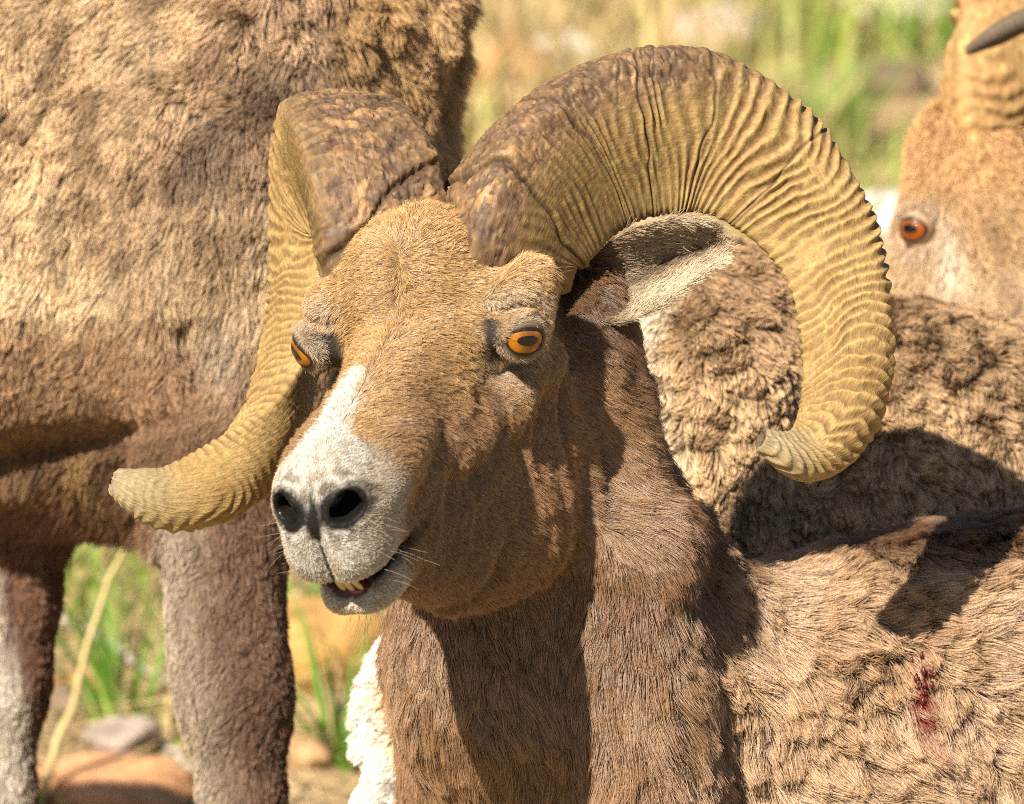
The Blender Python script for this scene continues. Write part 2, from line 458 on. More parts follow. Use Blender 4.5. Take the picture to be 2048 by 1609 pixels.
Fd = build_ram_field()
RP, RQ = Fd.mesh(); del Fd
RP = relax(RP, RQ, 1)
RN = vnormals(RP, RQ)
# ------------------------------------------------------------------ the resting ram: colours
def px_of(P):
    k = (DIST + P[:, 2]) / DIST
    return P[:, 0] / k / S + 1024, 804.5 - P[:, 1] / k / S
C_BROWN = np.array([.245, .138, .070]); C_TAN = np.array([.47, .288, .120]); C_WHITE = np.array([.62, .585, .52])
C_DARK = np.array([.085, .046, .027]); C_BLACK = np.array([.012, .010, .009]); C_RED = np.array([.20, .090, .040]); C_DUST = np.array([.46, .305, .185])
def ram_zones(P):
    h = to_head(P); f, l, u = h.T; a = np.abs(l)
    px, py = px_of(P)
    head = sstep(-.215, -.165, u + .55 * f * (f < 0) + .02) * sstep(-.14, -.09, f + .2 * (u + .05)) 
    body = sstep(1310, 1540, px + 0.42 * (py - 1250) * (py < 1400) * (py > 1150) + 70 * noise3(P, 30, 2))
    body = body * sstep(1080, 1180, py)
    return f, l, u, a, px, py, head, body
def ram_color(P):
    f, l, u, a, px, py, head, body = ram_zones(P)
    n1 = fbm(P, 60, 11, 3); n2 = fbm(P, 18, 12, 2); n3 = noise3(P, 220, 14)
    # neck
    c = np.tile(C_BROWN * .92, (len(P), 1))
    c = mixc(c, C_RED * 1.05, sstep(-.2, .5, n2) * .6 * sstep(1120, 1250, px))
    c = mixc(c, C_DARK * np.array([1.15, .95, .85]), sstep(1130, 1200, px) * sstep(1360, 1180, py) * (.75 + .25 * n1) * .5)
    c = mixc(c, C_BROWN * 1.35, sstep(1180, 1380, py) * .5 * sstep(0, .5, n1 + .2))
    # trunk: dusty, molting
    cb = mixc(np.tile(C_DUST, (len(P), 1)), np.array([.30, .175, .085]), sstep(-.1, .6, n1 + .35 * n2) * .55)
    cb = mixc(cb, np.array([.52, .385, .25]), sstep(.1, .7, -n2) * .5)
    wx, wy = (px - 1832 - 14 * n1), (py - 1385 - 12 * n2)
    wound = np.exp(-((wx - .10 * wy) / 19) ** 2 - (wy / 60) ** 2) * sstep(-.6, .05, n3 + .6 * noise3(P, 110, 15) + .35)
    cb = mixc(cb, np.array([.17, .012, .010]), np.clip(wound * 2.2, 0, .95))
    c = mixc(c, cb, body)
    # face
    topm = sstep(-.045, .018, u)
    cf = mixc(np.tile(C_BROWN * 1.12, (len(P), 1)), C_TAN, topm * (.85 + .15 * n1))
    cf = mixc(cf, C_TAN * np.array([1.12, 1.14, 1.2]), sstep(.01, -.05, f) * topm * .8)                    # paler forehead
    cf = mixc(cf, C_BROWN * .95, sstep(.02, .10, f) * sstep(.010, .035, a) * .75)                        # darker flanks of the nose
    cf = mixc(cf, C_DARK * 1.4, sstep(-.02, -.10, u) * sstep(.02, .11, f) * sstep(.20, .14, f) * sstep(-.1, .5, n2 + .3) * .55)
    cf = mixc(cf, np.array([.34, .22, .14]), sstep(-.10, -.14, u) * sstep(.02, -.04, f) * .5)             # pale jaw angle
    cf = mixc(cf, C_DARK * 1.2, sstep(-.06, -.10, f) * sstep(.03, .06, a) * .8)                           # dark behind the eye
    # blaze and muzzle
    lo = l + .010
    bw = np.interp(f, [.085, .098, .125, .155, .18, .2], [-.004, .0045, .0095, .0115, .018, .05])
    bl = sstep(.006, -.004, np.abs(lo) - bw + .004 * n1) * sstep(.005, .015, u) * sstep(.080, .092, f)
    mz = sstep(-.012, .012, f - .190 - .012 * sstep(-.02, -.06, u) * sstep(.03, .05, a) + .10 * np.maximum(0, .012 - u) * (u > -.045) * 0 + .005 * n1)
    mz = np.maximum(mz, sstep(.178, .200, f + .006 * n1) * sstep(-.058, -.066, u))
    cw = mixc(np.tile(C_WHITE, (len(P), 1)), np.array([.36, .29, .21]), np.clip(sstep(-.1, .6, n3 + .5 * n1) * .55 + .22, 0, 1) * sstep(.17, .205, f))
    cw = mixc(cw, np.array([.40, .31, .22]), sstep(.024, .036, a) * .7)
    cw = mixc(cw, np.array([.10, .075, .055]), sstep(1.75, 1.1, np.sqrt(((f - .234) / .030) ** 2 + ((a - .0205) / .0165) ** 2 + ((u - .0150) / .0150) ** 2)) * sstep(-.3, .5, n3) * .6)
    cw = mixc(cw, np.array([.46, .37, .27]), sstep(-.055, -.062, u) * (.55 + .3 * n3))
    cf = mixc(cf, cw, np.clip(np.maximum(bl, mz), 0, 1))
    # eye surroundings
    ex = (f - EYE_C[0]) / 1.15; ey = u - EYE_C[2]; er = np.sqrt(ex ** 2 + ey ** 2); eo = sstep(.045, .06, a)
    cf = mixc(cf, np.array([.47, .37, .26]), np.exp(-((er - .026) / .009) ** 2) * eo * .65)
    cf = mixc(cf, C_BLACK * 2.5, sstep(.0175, .0150, er) * eo)
    tr = np.sqrt(((f - .026) / 1.4) ** 2 + (u + .004) ** 2)
    cf = mixc(cf, C_BLACK * 3, sstep(.012, .006, tr) * eo * .9)
    cf = mixc(cf, C_DARK, np.exp(-((f - .038 + .25 * (u + .02)) / .006) ** 2) * sstep(.0, -.012, u) * sstep(-.055, -.03, u) * eo * .7)
    # nose leather and lips
    wet = np.zeros(len(P))
    q = np.sqrt(((f - .234) / .030) ** 2 + ((a - .0205) / .0155) ** 2 + ((u - .0150) / .0138) ** 2)
    npad = sstep(1.22, 1.0, q + .10 * n1)
    npad = np.maximum(npad, sstep(.0085, .0045, a + .35 * np.maximum(0, u - .012) + .5 * np.maximum(0, .004 - u)) * sstep(.227, .233, f) * sstep(.034, .024, u) * sstep(-.021, -.011, u))
    npad = np.maximum(npad, sstep(.0026, .0012, a) * sstep(.225, .232, f) * sstep(.0, -.01, u) * sstep(-.05, -.045, u))
    lipy = u + .0505 + .10 * (f - .218)
    lip = np.exp(-((lipy + .005) / .0060) ** 4) * sstep(.150, .160, f) * sstep(.0, 1, 1.0 * (lipy < .003))
    bare = np.clip(np.maximum(npad, lip), 0, 1)
    nl = C_BLACK * .35 + np.array([.006, .005, .004]) * np.clip(n3, 0, 1)[:, None]
    cf = cf * (1 - bare[:, None]) + nl * bare[:, None]
    wet = np.maximum(npad * (.40 + .60 * sstep(.0, .5, n3)), .6 * lip)
    wet = np.maximum(wet, sstep(.0185, .0155, er) * eo * .6)
    bare = np.maximum(bare, sstep(.0165, .0145, er) * eo)
    inside = sstep(1.12, 1.0, np.sqrt(((f - .230) / .034) ** 2 + (a / .0170) ** 2 + ((u + .0575) / .0110) ** 2)) * sstep(.234, .220, f)
    cf = mixc(cf, np.array([.07, .022, .018]), inside)
    c = mixc(c, cf, head)
    return c, wet * head, bare * head
MAT_SKIN = skin_mat('ram_skin')
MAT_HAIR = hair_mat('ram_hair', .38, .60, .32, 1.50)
RAM = thing('bighorn_ram', 'bighorn ram resting in front, white muzzle, mouth ajar, full curled horns, blood spot on shoulder', 'bighorn ram', to_world(V(1700, 2250, .2)) * [1, 1, 0] + [0, 0, 0.0])
rc, rwet, rbare = ram_color(RP)
hd = ram_zones(RP)[6]
mesh_obj('body', to_world(RP), RQ[:, ::-1].copy(), MAT_SKIN, RAM, cols=np.clip(rc * (.66 + .34 * np.maximum(rwet, rbare))[:, None], 0, 1), extra={'wet': rwet})

# ------------------------------------------------------------------ eyes
def iris_mat():
    m, N, L, b = new_mat('iris_amber')
    at = N.new('ShaderNodeAttribute'); at.attribute_name = 'col'; L.new(at.outputs['Color'], b.inputs['Base Color'])
    b.inputs['Roughness'].default_value = .45; b.inputs['Specular IOR Level'].default_value = .1; b.inputs['Coat Weight'].default_value = .6; b.inputs['Coat Roughness'].default_value = .03
    return m
MAT_IRIS = iris_mat(); MAT_PUPIL = simple_mat('pupil_black', (.006, .004, .004), .12, .3, .4); MAT_BALL = simple_mat('eyeball_dark', (.05, .022, .012), .15, .5, 1.0)
def eye(parent, c3, ax_out, ax_hor, R, rim, ring, pup, bulge=1.06, colr=((.27, .098, .004), (.17, .045, .003))):
    """eyeball, iris and horizontal pupil as caps of one sphere about c3 (u,v,w)"""
    A = norm(np.asarray(ax_out)); B = norm(ax_hor - (ax_hor @ A) * A); C = np.cross(A, B)
    def capm(ang, r, na=56, nr=18, sx=1.0, sy=1.0, zb=0.0):
        vs, ths = [], []
        for i in range(nr + 1):
            for j in range(na):
                t = ang * i / nr; p = 2 * math.pi * j / na
                x, y = math.sin(t) * math.cos(p) * sx, math.sin(t) * math.sin(p) * sy
                z = math.sqrt(max(0, 1 - x * x - y * y)) if t < math.pi / 2 else math.cos(t)
                vs.append(c3 + r * (x * B + y * C + z * A) + zb * A); ths.append((i / nr, p))
        fs = [(i * na + j, i * na + (j + 1) % na, (i + 1) * na + (j + 1) % na, (i + 1) * na + j) for i in range(nr) for j in range(na)]
        return np.array(vs), np.array(fs), np.array(ths)
    v, fcs, _ = capm(math.pi * .98, R, 40, 24)
    o = mesh_obj('eye', to_world(v), fcs, MAT_BALL, parent)
    v, fcs, th = capm(ring, R * 1.012, 72, 24)
    rr = th[:, 0]; st = noise3(np.stack([np.cos(th[:, 1]) * 14, np.sin(th[:, 1]) * 14, rr * 3], -1), 1, 4)
    cl = mixc(np.tile(np.array(colr[0]), (len(v), 1)), colr[1], sstep(.75, 1.0, rr)) * (1 + .28 * st[:, None])
    cl = mixc(cl, np.array([.10, .035, .010]), sstep(.62, .30, rr + .10 * st) * .75)
    cl = mixc(cl, np.array([.05, .015, .005]), sstep(.90, .98, rr))
    mesh_obj('iris', to_world(v), fcs, MAT_IRIS, o, cols=np.clip(cl, 0, 1))
    v, fcs, _ = capm(pup, R * 1.020, 40, 8, 1.0, .46)
    mesh_obj('pupil', to_world(v), fcs, MAT_PUPIL, o)
    return o
MAT_LID = skin_mat('eyelid_skin', .2)
LIDS = []
def lids(parent, c3, ax_out, ax_hor, R, a=.0134, bt=.0070, bb=.0096, fur=(.20, .14, .09)):
    """rolled rim of skin round the eye opening, almond-shaped"""
    A = norm(np.asarray(ax_out)); B = norm(ax_hor - (ax_hor @ A) * A); C = np.cross(A, B); C = C * np.sign(C[1])
    n, m = 64, 10; vs, cl, wt = [], [], []
    for i in range(m + 1):
        s = i / m
        for j in range(n):
            p = 2 * math.pi * j / n; b = bt if math.sin(p) > 0 else bb
            x, y = a * math.copysign(abs(math.cos(p)) ** .85, math.cos(p)), b * math.sin(p)
            t0 = math.asin(min(.97, math.hypot(x, y) / R)); t1 = 1.62; t = t0 + (t1 - t0) * s; q = math.atan2(y, x)
            top = max(0, math.sin(p)); r = R * (1.022 + (.050 + .015 * top) * math.sin(math.pi * min(1, s * 1.35 + .06)) ** .8)
            vs.append(c3 + r * (math.sin(t) * (math.cos(q) * B + math.sin(q) * C) + math.cos(t) * A))
            k = min(1, max(0, (s - .11) / .20)); cl.append(np.array([.014, .010, .008]) * (1 - k) + np.array(fur) * k); wt.append(.7 * (1 - k))
    fs = [(i * n + j, i * n + (j + 1) % n, (i + 1) * n + (j + 1) % n, (i + 1) * n + j) for i in range(m) for j in range(n)]
    return mesh_obj('eyelid', to_world(np.array(vs)), np.array(fs), MAT_LID, parent, cols=np.array(cl), extra={'wet': np.array(wt)}), np.array(vs), np.array(fs)
for sg in (1, -1):
    ex = H(EYE_C[0], sg * EYE_C[1], EYE_C[2])
    out = .70 * HF + sg * .70 * HL + .12 * HU
    eo_ = eye(RAM, ex, out, np.array([1.0, -.06, 0]), EYE_R, None, .98, .50)
    LIDS.append(lids(RAM, ex, out, np.array([1.0, -.06, 0]), EYE_R) + (ex,))

# ------------------------------------------------------------------ teeth, gum
MAT_TOOTH = simple_mat('tooth_ivory', (.50, .36, .19), .35, .4); MAT_GUM = simple_mat('gum_pink', (.22, .055, .05), .3, .5)
def blob(name, c, ax, r, mat, parent, n=14, m=9, pw=1.0):
    vs = []
    for i in range(m + 1):
        for j in range(n):
            t = math.pi * i / m; p = 2 * math.pi * j / n
            d = (math.sin(t) * math.cos(p), math.sin(t) * math.sin(p), math.cos(t))
            d = [math.copysign(abs(q) ** pw, q) for q in d]
            vs.append(c + d[0] * r[0] * ax[0] + d[1] * r[1] * ax[1] + d[2] * r[2] * ax[2])
    fs = [(i * n + j, i * n + (j + 1) % n, (i + 1) * n + (j + 1) % n, (i + 1) * n + j) for i in range(m) for j in range(n)]
    return mesh_obj(name, to_world(np.array(vs)), np.array(fs), mat, parent)
for i, (tl, tu, tf) in enumerate(((-.0050, -.0565, .2250), (.0010, -.0570, .2255), (.0068, -.0575, .2240))):
    up = norm(HU + .35 * HF + (.12 + .1 * i) * -HL)
    blob('tooth', H(tf, tl, tu), (HL, HF, up), (.0027, .0016, .0072), MAT_TOOTH, RAM, pw=.75)
blob('gum', H(.212, .003, -.0672), (HL, HF, HU), (.010, .010, .0040), MAT_GUM, RAM)

# ------------------------------------------------------------------ dried blood clots on the shoulder
def clots():
    px, py = px_of(RP); vs, fs, o = [], [], 0
    front = np.nonzero((np.abs(px - 1832) < 60) & (np.abs(py - 1385) < 110) & (RN[:, 2] < -.2))[0]
    for k in range(34):
        tx, ty = 1832 + random.gauss(0, 11) + .1 * random.gauss(0, 40), 1385 + random.gauss(0, 36)
        i = front[np.argmin((px[front] - tx) ** 2 + (py[front] - ty) ** 2)]
        c0 = RP[i] + RN[i] * random.uniform(.009, .016); r = random.uniform(.0008, .0023)
        v, q = [], []
        for a in range(5):
            for b in range(8):
                t = math.pi * (a + .3) / 4.6; p = 2 * math.pi * b / 8; s = r * random.uniform(.75, 1.25)
                v.append(c0 + s * np.array([math.sin(t) * math.cos(p), 1.7 * math.cos(t), math.sin(t) * math.sin(p)]))
        q = [(a * 8 + b, a * 8 + (b + 1) % 8, (a + 1) * 8 + (b + 1) % 8, (a + 1) * 8 + b) for a in range(4) for b in range(8)]
        vs += v; fs.append(np.array(q) + o); o += len(v)
    tag(mesh_obj('dried_blood', to_world(np.array(vs)), np.vstack(fs), simple_mat('blood_clot', (.075, .006, .005), .35, .4), RAM), kind='stuff')
clots()

# ------------------------------------------------------------------ horns
def horn_mat(name):
    m, N, L, b = new_mat(name)
    at = N.new('ShaderNodeAttribute'); at.attribute_name = 'col'
    arc = N.new('ShaderNodeAttribute'); arc.attribute_name = 'arc'; ang = N.new('ShaderNodeAttribute'); ang.attribute_name = 'ang'
    wet = N.new('ShaderNodeAttribute'); wet.attribute_name = 'wet'
    cx = N.new('ShaderNodeCombineXYZ'); L.new(arc.outputs['Fac'], cx.inputs[0]); L.new(ang.outputs['Fac'], cx.inputs[1])
    mp = N.new('ShaderNodeMapping'); mp.inputs['Scale'].default_value = (150, 330, 1); L.new(cx.outputs[0], mp.inputs[0])
    n1 = N.new('ShaderNodeTexNoise'); n1.inputs['Scale'].default_value = 1.0; n1.inputs['Detail'].default_value = 5; L.new(mp.outputs[0], n1.inputs['Vector'])
    mp2 = N.new('ShaderNodeMapping'); mp2.inputs['Scale'].default_value = (190, 130, 1); L.new(cx.outputs[0], mp2.inputs[0])
    n2 = N.new('ShaderNodeTexNoise'); n2.inputs['Scale'].default_value = 1.0; n2.inputs['Detail'].default_value = 6; n2.inputs['Roughness'].default_value = .7
    L.new(mp2.outputs[0], n2.inputs['Vector'])
    r1 = N.new('ShaderNodeMapRange'); r1.inputs[1].default_value = .3; r1.inputs[2].default_value = .7; r1.inputs[3].default_value = .86; r1.inputs[4].default_value = 1.12
    L.new(n1.outputs['Fac'], r1.inputs[0])
    r2 = N.new('ShaderNodeMapRange'); r2.inputs[1].default_value = .3; r2.inputs[2].default_value = .72; r2.inputs[3].default_value = .62; r2.inputs[4].default_value = 1.32
    L.new(n2.outputs['Fac'], r2.inputs[0])
    mm = N.new('ShaderNodeMath'); mm.operation = 'MULTIPLY'; L.new(r1.outputs[0], mm.inputs[0]); L.new(r2.outputs[0], mm.inputs[1])
    vm = N.new('ShaderNodeVectorMath'); vm.operation = 'SCALE'; L.new(at.outputs['Color'], vm.inputs[0]); L.new(mm.outputs[0], vm.inputs['Scale'])
    L.new(vm.outputs[0], b.inputs['Base Color'])
    ro = N.new('ShaderNodeMapRange'); ro.inputs[3].default_value = .66; ro.inputs[4].default_value = .40; L.new(wet.outputs['Fac'], ro.inputs[0])
    ra = N.new('ShaderNodeMath'); ra.operation = 'MULTIPLY_ADD'; ra.inputs[1].default_value = .35; L.new(n2.outputs['Fac'], ra.inputs[0]); ra.inputs[2].default_value = -.17
    rb = N.new('ShaderNodeMath'); rb.operation = 'ADD'; L.new(ro.outputs[0], rb.inputs[0]); L.new(ra.outputs[0], rb.inputs[1]); L.new(rb.outputs[0], b.inputs['Roughness'])
    b.inputs['Specular IOR Level'].default_value = .26
    ad = N.new('ShaderNodeMath'); ad.operation = 'MULTIPLY_ADD'; ad.inputs[1].default_value = .45; L.new(n1.outputs['Fac'], ad.inputs[0]); L.new(n2.outputs['Fac'], ad.inputs[2])
    bp = N.new('ShaderNodeBump'); bp.inputs['Strength'].default_value = .8; bp.inputs['Distance'].default_value = .0016
    L.new(ad.outputs[0], bp.inputs['Height']); L.new(bp.outputs[0], b.inputs['Normal'])
    return m
MAT_HORN = horn_mat('horn_keratin')
def spline(pts, n):
    """Catmull-Rom through the rows of pts, resampled evenly by arc length of the first three columns"""
    pts = np.asarray(pts, float); P = np.vstack([2 * pts[0] - pts[1], pts, 2 * pts[-1] - pts[-2]])
    out = []
    for i in range(1, len(P) - 2):
        t = np.linspace(0, 1, 40, endpoint=False)[:, None]
        out.append(.5 * (2 * P[i] + (P[i + 1] - P[i - 1]) * t + (2 * P[i - 1] - 5 * P[i] + 4 * P[i + 1] - P[i + 2]) * t ** 2 + (3 * P[i] - P[i - 1] - 3 * P[i + 1] + P[i + 2]) * t ** 3))
    out = np.vstack(out + [pts[-1:]])
    s = np.r_[0, np.cumsum(np.linalg.norm(np.diff(out[:, :3], axis=0), axis=1))]
    q = np.linspace(0, s[-1], n)
    return np.stack([np.interp(q, s, out[:, k]) for k in range(out.shape[1])], -1), q
def build_horn(name, rows, centre, parent, grooves, side, seed, nt=860, npn=250, shift=0.0, front=1.0, fine=1.0, frontw=1.0, tint=1.0, cut=True, ampk=1.0, basedark=.45, smooth_tip=False):
    """rows: px, py, w, half width in the curl plane (m), half depth (m). side = +1 when the binormal should face the lens."""
    pts = np.array([np.r_[V(r[0], r[1], r[2]), r[3], r[4]] for r in rows])
    c, arc = spline(pts, nt); ctr = c[:, :3]; hn = c[:, 3]; hb = c[:, 4]
    T = norm(np.gradient(ctr, axis=0)); C3 = V(*centre)
    N = ctr - C3; N = norm(N - (N * T).sum(1, keepdims=True) * T)
    for _ in range(30): N[1:-1] = norm(N[1:-1] * .5 + .25 * (N[2:] + N[:-2]))
    N = norm(N - (N * T).sum(1, keepdims=True) * T)
    B = np.cross(T, N); B *= np.sign(-(B[:, 2]).mean()) * side if abs(B[:, 2].mean()) > .1 else side
    ph = np.linspace(0, 2 * math.pi, npn, endpoint=False)
    tot = arc[-1]; A2, PH = np.meshgrid(arc, ph, indexing='ij'); tt = A2 / tot
    # rounded triangle: side normals face the front (outer), the lens-side flank and the inner flank
    sides = (0.10, 1.95, -2.0)
    p = 5.0
    rr = sum(np.maximum(0, np.cos(PH - s0)) ** p for s0 in sides) ** (-1 / p)
    X = rr * np.cos(PH); Y = rr * np.sin(PH)
    mx, mn = X[0].max(), X[0].min(); X = (X - (mx + mn) / 2) / ((mx - mn) / 2)
    my, mny = Y[0].max(), Y[0].min(); Y = (Y - (my + mny) / 2) / ((my - mny) / 2)
    blend = .72 * sstep(1.0, .55, tt)
    X = X * blend + np.cos(PH) * (1 - blend); Y = Y * blend + np.sin(PH) * (1 - blend)
    P3 = ctr[:, None, :] + (X * hn[:, None])[..., None] * N[:, None, :] + (Y * hb[:, None])[..., None] * B[:, None, :]
    # growth rings: irregular ridges across the horn, weak on the worn front near the base
    q3 = np.stack([A2 * 30, np.cos(PH) * 1.3, np.sin(PH) * 1.3], -1)
    warp = noise3(q3, .55, seed) * 2.1 + noise3(q3, 1.4, seed + 1) * .50 + noise3(q3, 3.6, seed + 21) * .14
    frontness = sstep(.25 * frontw, 1.15 * frontw, np.cos(PH - shift) + 0.10) * front
    wf = frontness * sstep(.50, .30, tt)
    spacing = np.interp(tt, [0, .15, .3, .6, .85, 1], [.0055, .0066, .0092, .0105, .0088, .0070]) * fine
    phase = np.cumsum(np.gradient(arc)[:, None] / spacing, axis=0) + warp + .55 * np.sin(PH + 1)
    fr = phase - np.floor(phase)
    ridge = (.5 - .5 * np.cos(2 * math.pi * (fr ** .8))) ** 1.3
    amp = np.interp(tt, [0, .12, .3, .55, .8, .93, 1], [.0010, .0022, .0042, .0050, .0036, .0024, .0013])
    an = np.clip(.72 + .75 * noise3(q3, 1.3, seed + 2) + .35 * noise3(q3, 4.5, seed + 22), .08, 1.5)
    # ridges are strongest on the outer edge, fading to the inner one
    edge = np.clip(.72 + .48 * np.cos(PH - 1.0), .22, .98)
    disp = ampk * amp * an * ridge * edge * (1 - .85 * wf)
    lumpy = fbm(P3, 60, seed + 3, 3)
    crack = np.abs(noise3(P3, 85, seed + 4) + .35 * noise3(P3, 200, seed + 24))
    pit = noise3(P3, 300, seed + 5)
    flake = fbm(P3, 120, seed + 15, 3)
    disp += wf * (.0014 * lumpy - .0020 * sstep(.12, .0, crack) * sstep(-.2, .4, lumpy + .3) + .0009 * pit + .0017 * sstep(-.1, .15, flake))
    disp += .0030 * noise3(q3, .35, seed + 6) * sstep(0, .1, tt)
    strand = noise3(np.stack([A2 * 70, np.cos(PH) * 60, np.sin(PH) * 60], -1), 1.0, seed + 8)
    disp += .00020 * strand
    gmask = np.zeros_like(A2)
    for ga, depth, wd, tilt, phs, wob in grooves:
        gx = A2 - ga - tilt * np.sin(PH + phs) * hn[:, None] - wob * noise3(np.stack([0 * A2, np.cos(PH) * 3, np.sin(PH) * 3], -1), .8, int(ga * 1e4)) - .0004 * lumpy
        g = np.exp(-(gx / wd) ** 2)
        step = np.exp(-((gx - 2.6 * wd) / (3.0 * wd)) ** 2)
        disp += -depth * g + .5 * depth * step; gmask = np.maximum(gmask, g)
    if smooth_tip: disp = disp * sstep(.86, .74, tt)
    RN_ = 1 + disp / np.maximum(.012, hn[:, None])
    close = np.ones_like(tt)
    V3 = ctr[:, None, :] + (X * hn[:, None] * RN_)[..., None] * N[:, None, :] + (Y * hb[:, None] * RN_)[..., None] * B[:, None, :]
    verts = V3.reshape(-1, 3)
    i, j = np.meshgrid(np.arange(nt - 1), np.arange(npn), indexing='ij')
    j2 = (j + 1) % npn
    Q = np.stack([i * npn + j, i * npn + j2, (i + 1) * npn + j2, (i + 1) * npn + j], -1).reshape(-1, 4)
    # closed tip: rough, broomed end
    rings = []; base = len(verts); last = V3[-1]; cc = last.mean(0)
    extra = []
    for kk, (sc, fw) in enumerate(((.93, .0010), (.72, .0006), (.42, -.0008), (.14, -.0014)) if cut else ((.90, .0022), (.68, .0034), (.40, .0026), (.14, .0012))):
        rg = cc + (last - cc) * sc + T[-1] * (fw + .0022 * noise3(last * 260, 1.0, kk + seed)[:, None]); extra.append(rg)
    verts = np.vstack([verts] + extra)
    prev = (nt - 1) * npn
    for kk in range(4):
        a = prev + np.arange(npn); b2 = base + kk * npn + np.arange(npn)
        Q = np.vstack([Q, np.stack([a, np.roll(a, -1), np.roll(b2, -1), b2], -1)]); prev = base + kk * npn
    # flip if inward
    nchk = np.cross(verts[Q[1000, 2]] - verts[Q[1000, 0]], verts[Q[1000, 3]] - verts[Q[1000, 1]])
    if nchk @ (verts[Q[1000, 0]] - ctr[1000 // npn]) < 0: Q = Q[:, ::-1].copy()
    # colours
    n_a = fbm(P3, 48, seed + 9, 4)
    n_b = noise3(P3, 180, seed + 10)
    n_c = noise3(P3, 380, seed + 13)
    straw = np.array([.335, .222, .086]); ochre = np.array([.24, .145, .052]); dark = np.array([.165, .098, .050]); rust = np.array([.33, .19, .085]); grey = np.array([.32, .26, .155])
    col = mixc(np.broadcast_to(straw, A2.shape + (3,)).copy(), ochre, sstep(-.3, .6, n_a) * .6)
    col = mixc(col, np.array([.17, .095, .036]), (1 - ridge) ** 1.6 * .80 * sstep(.0005, .0018, amp * an * edge) )   # darker brown in the hollows between the rings
    col = mixc(col, ochre * .62, sstep(.46, .12, tt) * .80)
    col = mixc(col, np.array([.36, .33, .10]), sstep(.35, .8, n_b) * .3)
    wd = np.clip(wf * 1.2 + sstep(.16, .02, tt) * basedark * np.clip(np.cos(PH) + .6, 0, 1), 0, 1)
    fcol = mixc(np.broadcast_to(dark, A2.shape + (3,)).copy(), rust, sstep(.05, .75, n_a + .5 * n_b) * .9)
    fcol = mixc(fcol, np.array([.34, .235, .14]), sstep(.4, .75, n_c) * .4)
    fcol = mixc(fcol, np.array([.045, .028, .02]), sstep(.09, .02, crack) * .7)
    fcol = mixc(fcol, np.array([.06, .036, .026]), sstep(.1, -.25, flake) * .6)
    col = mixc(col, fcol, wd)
    col = mixc(col, grey * .85, sstep(.90, .985, tt) * .75)
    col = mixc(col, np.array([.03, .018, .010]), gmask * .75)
    col = col * tint
    if smooth_tip: col = mixc(col, np.array([.13, .095, .065]), sstep(.76, .88, tt))
    ncap = len(verts) - nt * npn
    capc = np.tile(np.array([.12, .085, .055]) * (1 if cut else 2.4), (ncap, 1)) * (1 + .5 * noise3(verts[nt * npn:], 500, 6)[:, None])
    wetv = np.r_[(wd * sstep(-.2, .5, n_b + .2)).ravel(), np.zeros(ncap)]
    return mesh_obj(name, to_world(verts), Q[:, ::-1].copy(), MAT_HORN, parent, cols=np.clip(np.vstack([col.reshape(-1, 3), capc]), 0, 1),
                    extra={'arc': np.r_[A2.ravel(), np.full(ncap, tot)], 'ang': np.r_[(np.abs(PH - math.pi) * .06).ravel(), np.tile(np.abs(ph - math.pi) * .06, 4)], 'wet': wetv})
k_ = S
HR = [(1010, 575, .000, 132*k_, .050), (1016, 500, -.010, 148*k_, .054), (1044, 434, .000, 159*k_, .056), (1090, 376, .020, 163*k_, .057), (1144, 328, .038, 167*k_, .057), (1204, 295, .050, 169*k_, .056), (1270, 277, .062, 170*k_, .055),
      (1340, 270, .072, 171*k_, .053), (1412, 286, .082, 161*k_, .050), (1482, 320, .088, 148*k_, .047), (1550, 374, .090, 134*k_, .043), (1607, 438, .088, 121*k_, .040), (1650, 511, .082, 109*k_, .036),
      (1677, 593, .072, 99*k_, .033), (1690, 675, .060, 94*k_, .030), (1692, 750, .046, 89*k_, .027), (1680, 820, .030, 80*k_, .024), (1652, 876, .014, 70*k_, .021), (1612, 908, .000, 60*k_, .018), (1572, 902, -.014, 48*k_, .0145), (1538, 884, -.022, 32*k_, .0105), (1524, 876, -.024, 25*k_, .0085)]
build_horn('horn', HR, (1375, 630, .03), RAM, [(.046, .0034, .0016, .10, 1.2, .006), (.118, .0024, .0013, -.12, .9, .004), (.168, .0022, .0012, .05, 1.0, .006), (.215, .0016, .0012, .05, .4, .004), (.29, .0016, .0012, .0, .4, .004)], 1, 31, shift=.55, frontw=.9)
HLr = [(742, 590, .014, .048, 138*k_), (738, 505, .004, .052, 142*k_), (720, 415, .012, .053, 139*k_), (698, 352, .038, .053, 132*k_), (674, 318, .080, .050, 120*k_), (652, 330, .130, .046, 104*k_),
       (634, 375, .168, .046, 94*k_), (622, 450, .185, .043, 80*k_), (616, 545, .180, .040, 68*k_), (608, 640, .160, .038, 63*k_), (594, 725, .130, .037, 66*k_), (567, 805, .098, .035, 70*k_), (525, 880, .066, .033, 72*k_), (470, 940, .040, .030, 68*k_),
       (405, 982, .020, .027, 58*k_), (335, 998, .004, .023, 46*k_), (275, 983, -.006, .017, 34*k_), (234, 964, -.010, .010, 18*k_)]
build_horn('horn', HLr, (650, 640, .085), RAM, [(.052, .0034, .0016, -.42, .0, .004), (.125, .0030, .0015, -.22, .0, .004), (.20, .002, .0013, .05, .4, .003)], 1, 77, front=1.0, cut=False)
